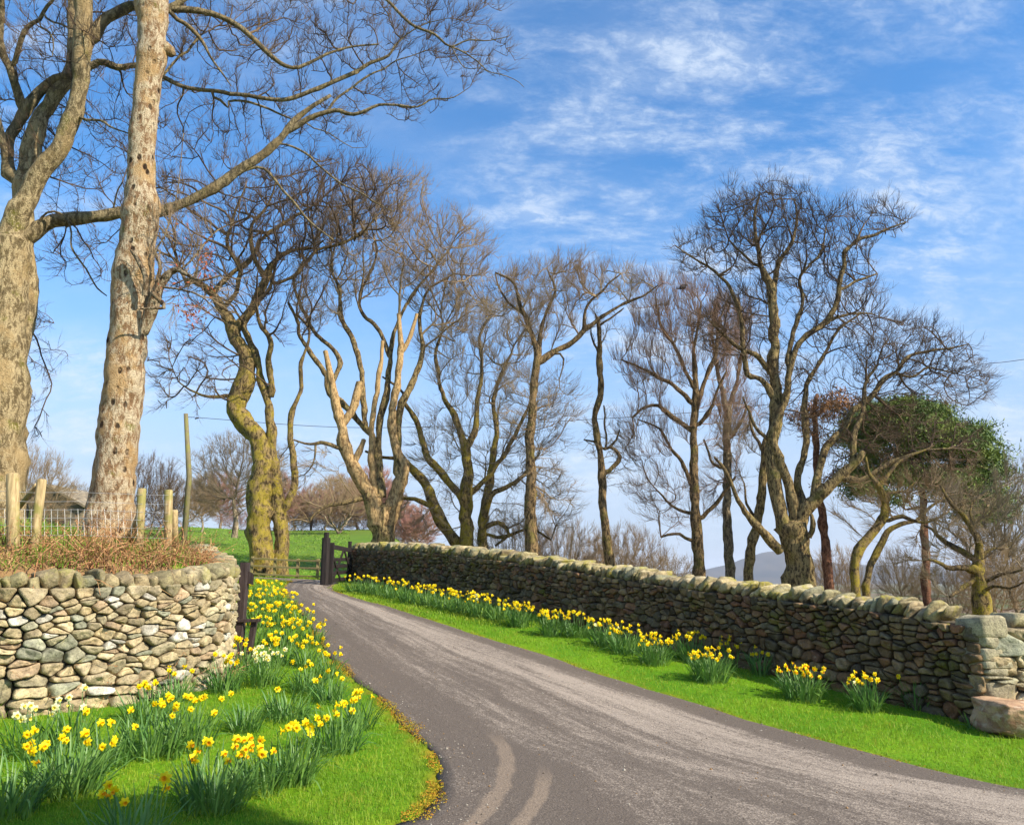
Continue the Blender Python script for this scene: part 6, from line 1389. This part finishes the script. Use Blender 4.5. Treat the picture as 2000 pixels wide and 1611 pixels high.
def build_timber():
    # left gate post with the end of its open gate
    b = P(463, 1300, 11.5); gx = b[0]; z0 = hz(b[0], b[1]); Y = 11.5
    top = P(466, 1098, Y)[2]
    e = empty('gate_post', (b[0], Y, z0), 'dark stained timber gate post standing against the end of the sunlit wall', 'gate post')
    mb = MB(); mb.bar((0, 0, -0.3), (0.02, 0, top - z0), 0.11, 0.13, up=(0, 1, 0), bev=0.08); mb.build('post', M['w_dark'], e)
    mb = MB(); mb.tube([(0.0, -0.066, 1.02), (0.0, 0.07, 1.02)], 0.03, 10); mb.build('hinge', M['w_dark'], e)
    root = empty('open_gate', (b[0] + 0.10, Y + 0.02, z0), 'dark timber gate swung open, seen edge on beside the gate post', 'gate')
    def L(px, py, dy=0.0):
        p = P(px, py, Y + dy); return (p[0] - root.location[0], Y + dy - root.location[1], p[2] - root.location[2])
    mb = MB(); q = [(474, 1106), (480, 1108), (483, 1114), (494, 1119), (496, 1124), (495, 1142), (486, 1140), (474, 1140)]
    V = [L(a, b_, -0.02) for a, b_ in q] + [L(a, b_, 0.05) for a, b_ in q]; n = len(q)
    me = bmesh.new(); vs = [me.verts.new(v) for v in V]; me.faces.new(vs[:n]); me.faces.new(vs[n:][::-1])
    for i in range(n): me.faces.new((vs[i], vs[i + n], vs[(i + 1) % n + n], vs[(i + 1) % n]))
    bmesh.ops.recalc_face_normals(me, faces=me.faces); m_ = bpy.data.meshes.new('head_board'); me.to_mesh(m_); me.free(); link('head_board', m_, M['w_dark'], root)
    mb = MB(); mb.bar(L(434, 1212, -0.08), L(509, 1211, -0.08), 0.035, 0.045, bev=0.1); mb.build('bar', M['w_dark'], root)
    mb = MB(); mb.bar(L(497, 1213), L(484, 1292), 0.07, 0.09, up=(0, 1, 0), bev=0.1); mb.build('stay', M['w_dark'], root)
    mb = MB(); mb.bar((-0.11, 0.10, 0.08), (-0.11, 0.10, 1.10), 0.05, 0.07, up=(0, 1, 0)); mb.build('stile', M['w_dark'], root)
    for i, h in enumerate((0.18, 0.42, 0.66, 1.02)):
        mb = MB(); mb.bar((-0.12, 0.14, h), (-0.62, 1.52, h + 0.05), 0.03, 0.08); mb.build('rail', M['w_dark'], root)
    # open field gate at the top of the drive
    A = P(633, 1146, 21.3); B = P(681, 1124, 24.0); A[2] = hz(A[0], A[1]); B[2] = hz(B[0], B[1])
    for (p, hh, w, lab, pt) in ((A, 1.36, 0.20, 'tall pointed dark post at the free end of the open field gate', 1), (B, 1.14, 0.10, 'dark hanging post of the open field gate beside the wall end', 0)):
        e = empty('gate_post', p, lab, 'gate post'); mb = MB(); mb.bar((0, 0, -0.2), (0, 0, hh - 0.12 * pt), w, w, up=(0, 1, 0), bev=0.25); mb.build('post', M['w_black'], e)
        mb = MB(); mb.bar((0, 0, hh - 0.12 * pt), (0.0, 0, hh - 0.12 * pt + (0.14 if pt else 0.03)), w * (0.62 if pt else 1.1), w * (0.62 if pt else 1.1), up=(0, 1, 0), bev=0.3); mb.build('cap', M['w_black'], e)
    root = empty('field_gate', A + np.array([0.05, 0.1, 0]), 'dark five barred timber gate standing open against the far end of the long wall', 'gate')
    d = (B - A); d = d * np.array([1, 1, 1]); o = np.array([0.05, 0.05, 0.0])
    def G(t, h): return o + d * t + np.array([0, 0, h])
    for i, (h, hh) in enumerate(((0.12, 0.10), (0.30, 0.09), (0.48, 0.09), (0.66, 0.09), (0.90, 0.12))):
        mb = MB(); mb.bar(G(0.02, h + (0.12 if i == 4 else 0.02)), G(0.97, h), 0.035, hh); mb.build('rail', M['w_black'], root)
    for t, h in ((0.03, 1.12), (0.96, 1.02)):
        mb = MB(); mb.bar(G(t, 0.04), G(t, h), 0.13, 0.085, up=(0, 1, 0)); mb.build('stile', M['w_black'], root)
    for a, b_ in (((0.08, 0.12), (0.5, 0.95)), ((0.5, 0.95), (0.93, 0.10)), ((0.08, 0.72), (0.4, 0.12)), ((0.72, 0.1), (0.72, 0.9)), ((0.86, 0.1), (0.80, 0.9)), ((0.30, 0.1), (0.30, 0.95)), ((0.5, 0.1), (0.5, 0.95))):
        mb = MB(); q = np.array([0.03, -0.02, 0]); mb.bar(G(*a) + q, G(*b_) + q, 0.03, 0.09); mb.build('brace', M['w_black'], root)
    # rail fence closing the field
    root = empty('rail_fence', (-6.6, 24.8, hz(-6.6, 24.8)), 'low weathered three rail fence across the field beyond the drive', 'fence'); org = np.array(root.location)
    xs = [(490, 25.2), (535, 25.05), (580, 24.9), (619, 24.7), (640, 24.6)]; pts = [P(px, 1140, y) for px, y in xs]
    for p in pts: p[2] = hz(p[0], p[1])
    for p in pts[:-1]:
        mb = MB(); mb.bar(p - org + [0, 0, -0.1], p - org + [0, 0, 0.62], 0.09, 0.08, up=(0, 1, 0)); mb.build('post', M['w_fence'], root)
    for h in (0.10, 0.34, 0.56):
        for a, b_ in zip(pts[:-1], pts[1:]):
            mb = MB(); mb.bar(a - org + [0, -0.06, h], b_ - org + [0, -0.06, h], 0.03, 0.055); mb.build('rail', M['w_fence'], root)
    # stock fence on the bank
    root = empty('wire_fence', (-5.5, 9.6, hz(-5.8, 9.6)), 'wire stock fence on round timber posts along the top of the bank', 'fence'); org = np.array(root.location)
    def post(px0, py0, px1, py1, Y0, Y1, r0, lab=None):
        a = P(px0, py0, Y0); b_ = P(px1, py1, Y1); d_ = nrm(b_ - a); mb = MB()
        mb.tube([a - d_ * 0.25 - org, a * .6 + b_ * .4 - org, b_ - d_ * 0.012 - org, b_ - org], [r0 * 1.03, r0, r0, r0 * 0.86], 14, wob=0.05, seed=int(px0)); o = mb.build('post', M['w_post'], root, smooth=True)
        if lab: o['label'] = lab
        return b_
    post(26, 1078, 25, 925, 9.0, 9.0, 0.066, 'thick upright post nearest the left edge')
    post(64, 1078, 82, 936, 9.2, 9.2, 0.052, 'post leaning to the right')
    post(38, 990, 72, 946, 9.4, 9.3, 0.028, 'thin diagonal strut')
    post(272, 1050, 277, 954, 10.2, 10.2, 0.053, 'upright post beside the pale trunk')
    post(258, 1042, 272, 1008, 10.5, 10.3, 0.045)
    post(328, 1050, 329, 957, 10.7, 10.7, 0.052, 'last upright post, near the telegraph pole')
    post(341, 1045, 340, 996, 11.0, 10.9, 0.048, 'short stub beside the last post')
    runs = [(-40, 9.0), (26, 8.95), (66, 9.15), (150, 9.6), (277, 10.15), (329, 10.65)]
    for k, py in enumerate((960, 978, 994, 1010, 1026, 1044)):
        pts = []
        for a, y in runs:
            sh = {-40: -2, 26: 0, 66: 2, 150: 4, 277: 6, 329: 7}[a] - (3 if a == 150 else 0); q = P(a, py + sh, y); pts.append(q - org)
        mb = MB(); mb.tube(pts, 0.0022, 4, cap=False); mb.build('wire', M['wire'], root)
    mb = MB()
    for px in range(-30, 275, 13):
        y = float(np.interp(px, [a for a, _ in runs], [b_ for _, b_ in runs])); j = 2.0 * math.sin(px * 1.7)
        mb.tube([P(px, 994, y) - org, P(px + j, 1018, y) - org, P(px, 1046, y) - org], 0.0015, 4, cap=False)
    mb.build('netting', M['wire'], root)
    # telegraph pole and its line
    Y = 38.0; b_ = P(361, 1035, Y); zt = P(363, 808, Y); root = empty('telegraph_pole', (b_[0], Y, b_[2]), 'plain weathered telegraph pole standing alone on the left skyline', 'pole')
    mb = MB(); mb.tube([(0, 0, -2), (0, 0, 2.5), (zt[0] - b_[0], 0, zt[2] - b_[2])], [0.135, 0.125, 0.10], 14); mb.build('pole', M['w_pole'], root, smooth=True)
    mb = MB(); mb.tube([(0.05, 0, zt[2] - b_[2] - 0.25), (0.22, 0, zt[2] - b_[2] - 0.2)], 0.03, 8); mb.build('bracket', M['w_dark'], root)
    w = [P(363, 814, 38), P(700, 835, 38.5), P(1100, 822, 39), P(1500, 790, 38), P(1880, 718, 36), P(2000, 702, 35), P(2400, 640, 33)]
    c = catmull(w, 8); mb = MB(); mb.tube(c, 0.014, 5, cap=False); m = NT('cable', 0.6); m.color((0.05, 0.05, 0.055)); o = mb.build('overhead_cable', m.m); tag(o, 'thin overhead cable crossing the sky above the trees to the right edge', 'cable')
    # stone barn with a slate roof on the left skyline
    Y = 46.0; c = P(100, 1000, Y); root = empty('stone_barn', (c[0], Y, hz(c[0], Y)), 'small stone barn with a brown slate roof beyond the left fence', 'barn'); org = np.array(root.location)
    l = P(28, 996, Y)[0] - org[0]; rt = P(170, 996, Y)[0] - org[0]; ap = P(92, 946, Y); ax = ap[0] - org[0]; az = ap[2] - org[2]; ez = P(168, 990, Y)[2] - org[2]
    m = NT('barn masonry', 0.9, 0.1); v = m.voro(3.0, sc=(1, 1, 2.0)); v2 = m.noise(8, 4); m.color(m.mix(m.rng(v, 0.1, 0.6), (0.30, 0.24, 0.15), (0.16, 0.13, 0.09))).bump(v, 0.8, 0.05)
    mb = MB(); h = ez - 0.05
    V = [(l + .2, 0, -1), (rt - .2, 0, -1), (rt - .2, 0, h), (ax, 0, az - .1), (l + .2, 0, h), (l + .2, 6, -1), (rt - .2, 6, -1), (rt - .2, 6, h), (ax, 6, az - .1), (l + .2, 6, h)]
    me = bmesh.new(); vs = [me.verts.new(x) for x in V]
    for f in ((0, 1, 2, 3, 4), (9, 8, 7, 6, 5), (1, 6, 7, 2), (5, 0, 4, 9)): me.faces.new([vs[i] for i in f])
    bmesh.ops.recalc_face_normals(me, faces=me.faces); m_ = bpy.data.meshes.new('wall'); me.to_mesh(m_); me.free(); link('wall', m_, m.m, root)
    ms = NT('slate roof', 0.8, 0.2); bz = ms.noise(1.0, 4, 0.6, sc=(2.5, 2.5, 26)); ms.color(ms.mix(ms.rng(bz, 0.38, 0.62), (0.13, 0.105, 0.07), (0.34, 0.27, 0.17))).bump(bz, 0.6, 0.03)
    mb = MB(); mb.bar(((l) / 2 + ax / 2, -0.3, (ez + az) / 2), ((l) / 2 + ax / 2, 6.3, (ez + az) / 2), math.hypot(ax - l, az - ez), 0.12, up=nrm(np.array([-(az - ez), 0, ax - l])), bev=0.05)
    mb.build('roof', ms.m, root)
    mb = MB(); mb.bar(((rt) / 2 + ax / 2, -0.3, (ez + az) / 2), ((rt) / 2 + ax / 2, 6.3, (ez + az) / 2), math.hypot(rt - ax, az - ez), 0.12, up=nrm(np.array([az - ez, 0, rt - ax])), bev=0.05)
    mb.build('roof', ms.m, root)
    mb = MB(); mb.bar((rt - 1.6, -0.03, -0.4), (rt - 1.6, -0.03, 1.1), 0.8, 0.06, up=(0, 1, 0), bev=0.02); mb.build('door', M['w_dark'], root)
    # crow on the treetop
    p = P(1333, 560, 26.5); r = rng(3); v = ICO_V.copy()
    body = v * np.array([0.16, 0.09, 0.09]); body[:, 0] += 0; k = body[:, 0] < 0; body[k, 2] += body[k, 0] * 0.6; head = ICO_V * 0.055 + np.array([0.15, 0, 0.09]); beak = ICO_V * np.array([0.045, 0.014, 0.014]) + np.array([0.22, 0, 0.085]); tail = ICO_V * np.array([0.12, 0.035, 0.015]) + np.array([-0.22, 0, -0.12])
    legs = [ICO_V * np.array([0.008, 0.008, 0.06]) + np.array([0.0, sy, -0.12]) for sy in (-0.03, 0.03)]
    al = [body, head, beak, tail] + legs; V = np.vstack(al); F_ = [ICO_F + i * len(ICO_V) for i in range(len(al))]; m = NT('black feathers', 0.6); m.color((0.012, 0.012, 0.014))
    o = link('crow', mesh_data('crow', V, [np.concatenate(F_)]), m.m, None, p); o.rotation_euler[2] = 0.6; tag(o, 'small black crow perched on top of the fan crowned tree', 'bird')
build_timber()

# unseen tree-shaped shadow caster, added behind the viewer to shade the nearest lawn
def build_shadow_caster():
    r = rng(19); L = 11.0; s = nrm(np.array([SUN_XY[0], SUN_XY[1]])); t = np.array([-2.6, 4.45]) + s * L; zc = L * math.tan(math.radians(SUN_EL))
    root = empty('shadow_caster', (t[0], t[1], hz(t[0], t[1])), 'unseen leafy shadow caster added behind the viewpoint to shade the nearest corner of the lawn', 'tree'); z0 = root.location[2]
    mb = MB(); mb.tube([(0, 0, -0.3), (0.05, 0, 3), (0, 0, zc - z0 + 1.5)], [0.25, 0.2, 0.06], 12, wob=0.1); mb.build('trunk', M['bark_mid'], root, smooth=True)
    n = 16000; q = nrm(r.normal(size=(n, 3))) * (r.random((n, 1)) ** 0.4); ax = np.array([-s[1], s[0]])
    u = q[:, 0] * 1.7; v = q[:, 1] * 1.3; c = np.stack([u * ax[0] + v * s[0], u * ax[1] + v * s[1], zc - z0 + q[:, 2] * 0.75], 1)
    a = nrm(r.normal(size=(n, 3))) * 0.07; b = nrm(np.cross(a, r.normal(size=(n, 3)))) * 0.03; V = np.stack([c - a, c + b, c + a, c - b], 1).reshape(-1, 3)
    m = NT('shadow caster leaves', 0.6); m.color((0.03, 0.07, 0.02)); link('crown', mesh_data('crown', V, [np.arange(4 * n).reshape(-1, 4)], smooth=False), m.m, root)
build_shadow_caster()

def build_haze():
    x0, x1, y0, y1, z0, z1 = -5200, 5200, -60, 5600, -60, 130
    me = bmesh.new(); bmesh.ops.create_cube(me, size=1.0); m_ = bpy.data.meshes.new('haze'); me.to_mesh(m_); me.free()
    m = bpy.data.materials.new('thin haze'); m.use_nodes = True; N = m.node_tree.nodes; N.remove(N['Principled BSDF'])
    v = N.new('ShaderNodeVolumePrincipled'); v.inputs['Density'].default_value = HAZE; v.inputs['Color'].default_value = (0.80, 0.87, 1.0, 1)
    m.node_tree.links.new(v.outputs[0], N['Material Output'].inputs['Volume'])
    o = link('haze', m_, m, None, ((x0 + x1) / 2, (y0 + y1) / 2, (z0 + z1) / 2)); o.scale = (x1 - x0, y1 - y0, z1 - z0)
    tag(o, 'thin pale blue haze over the distant hills', 'haze', kind='stuff')
build_haze()
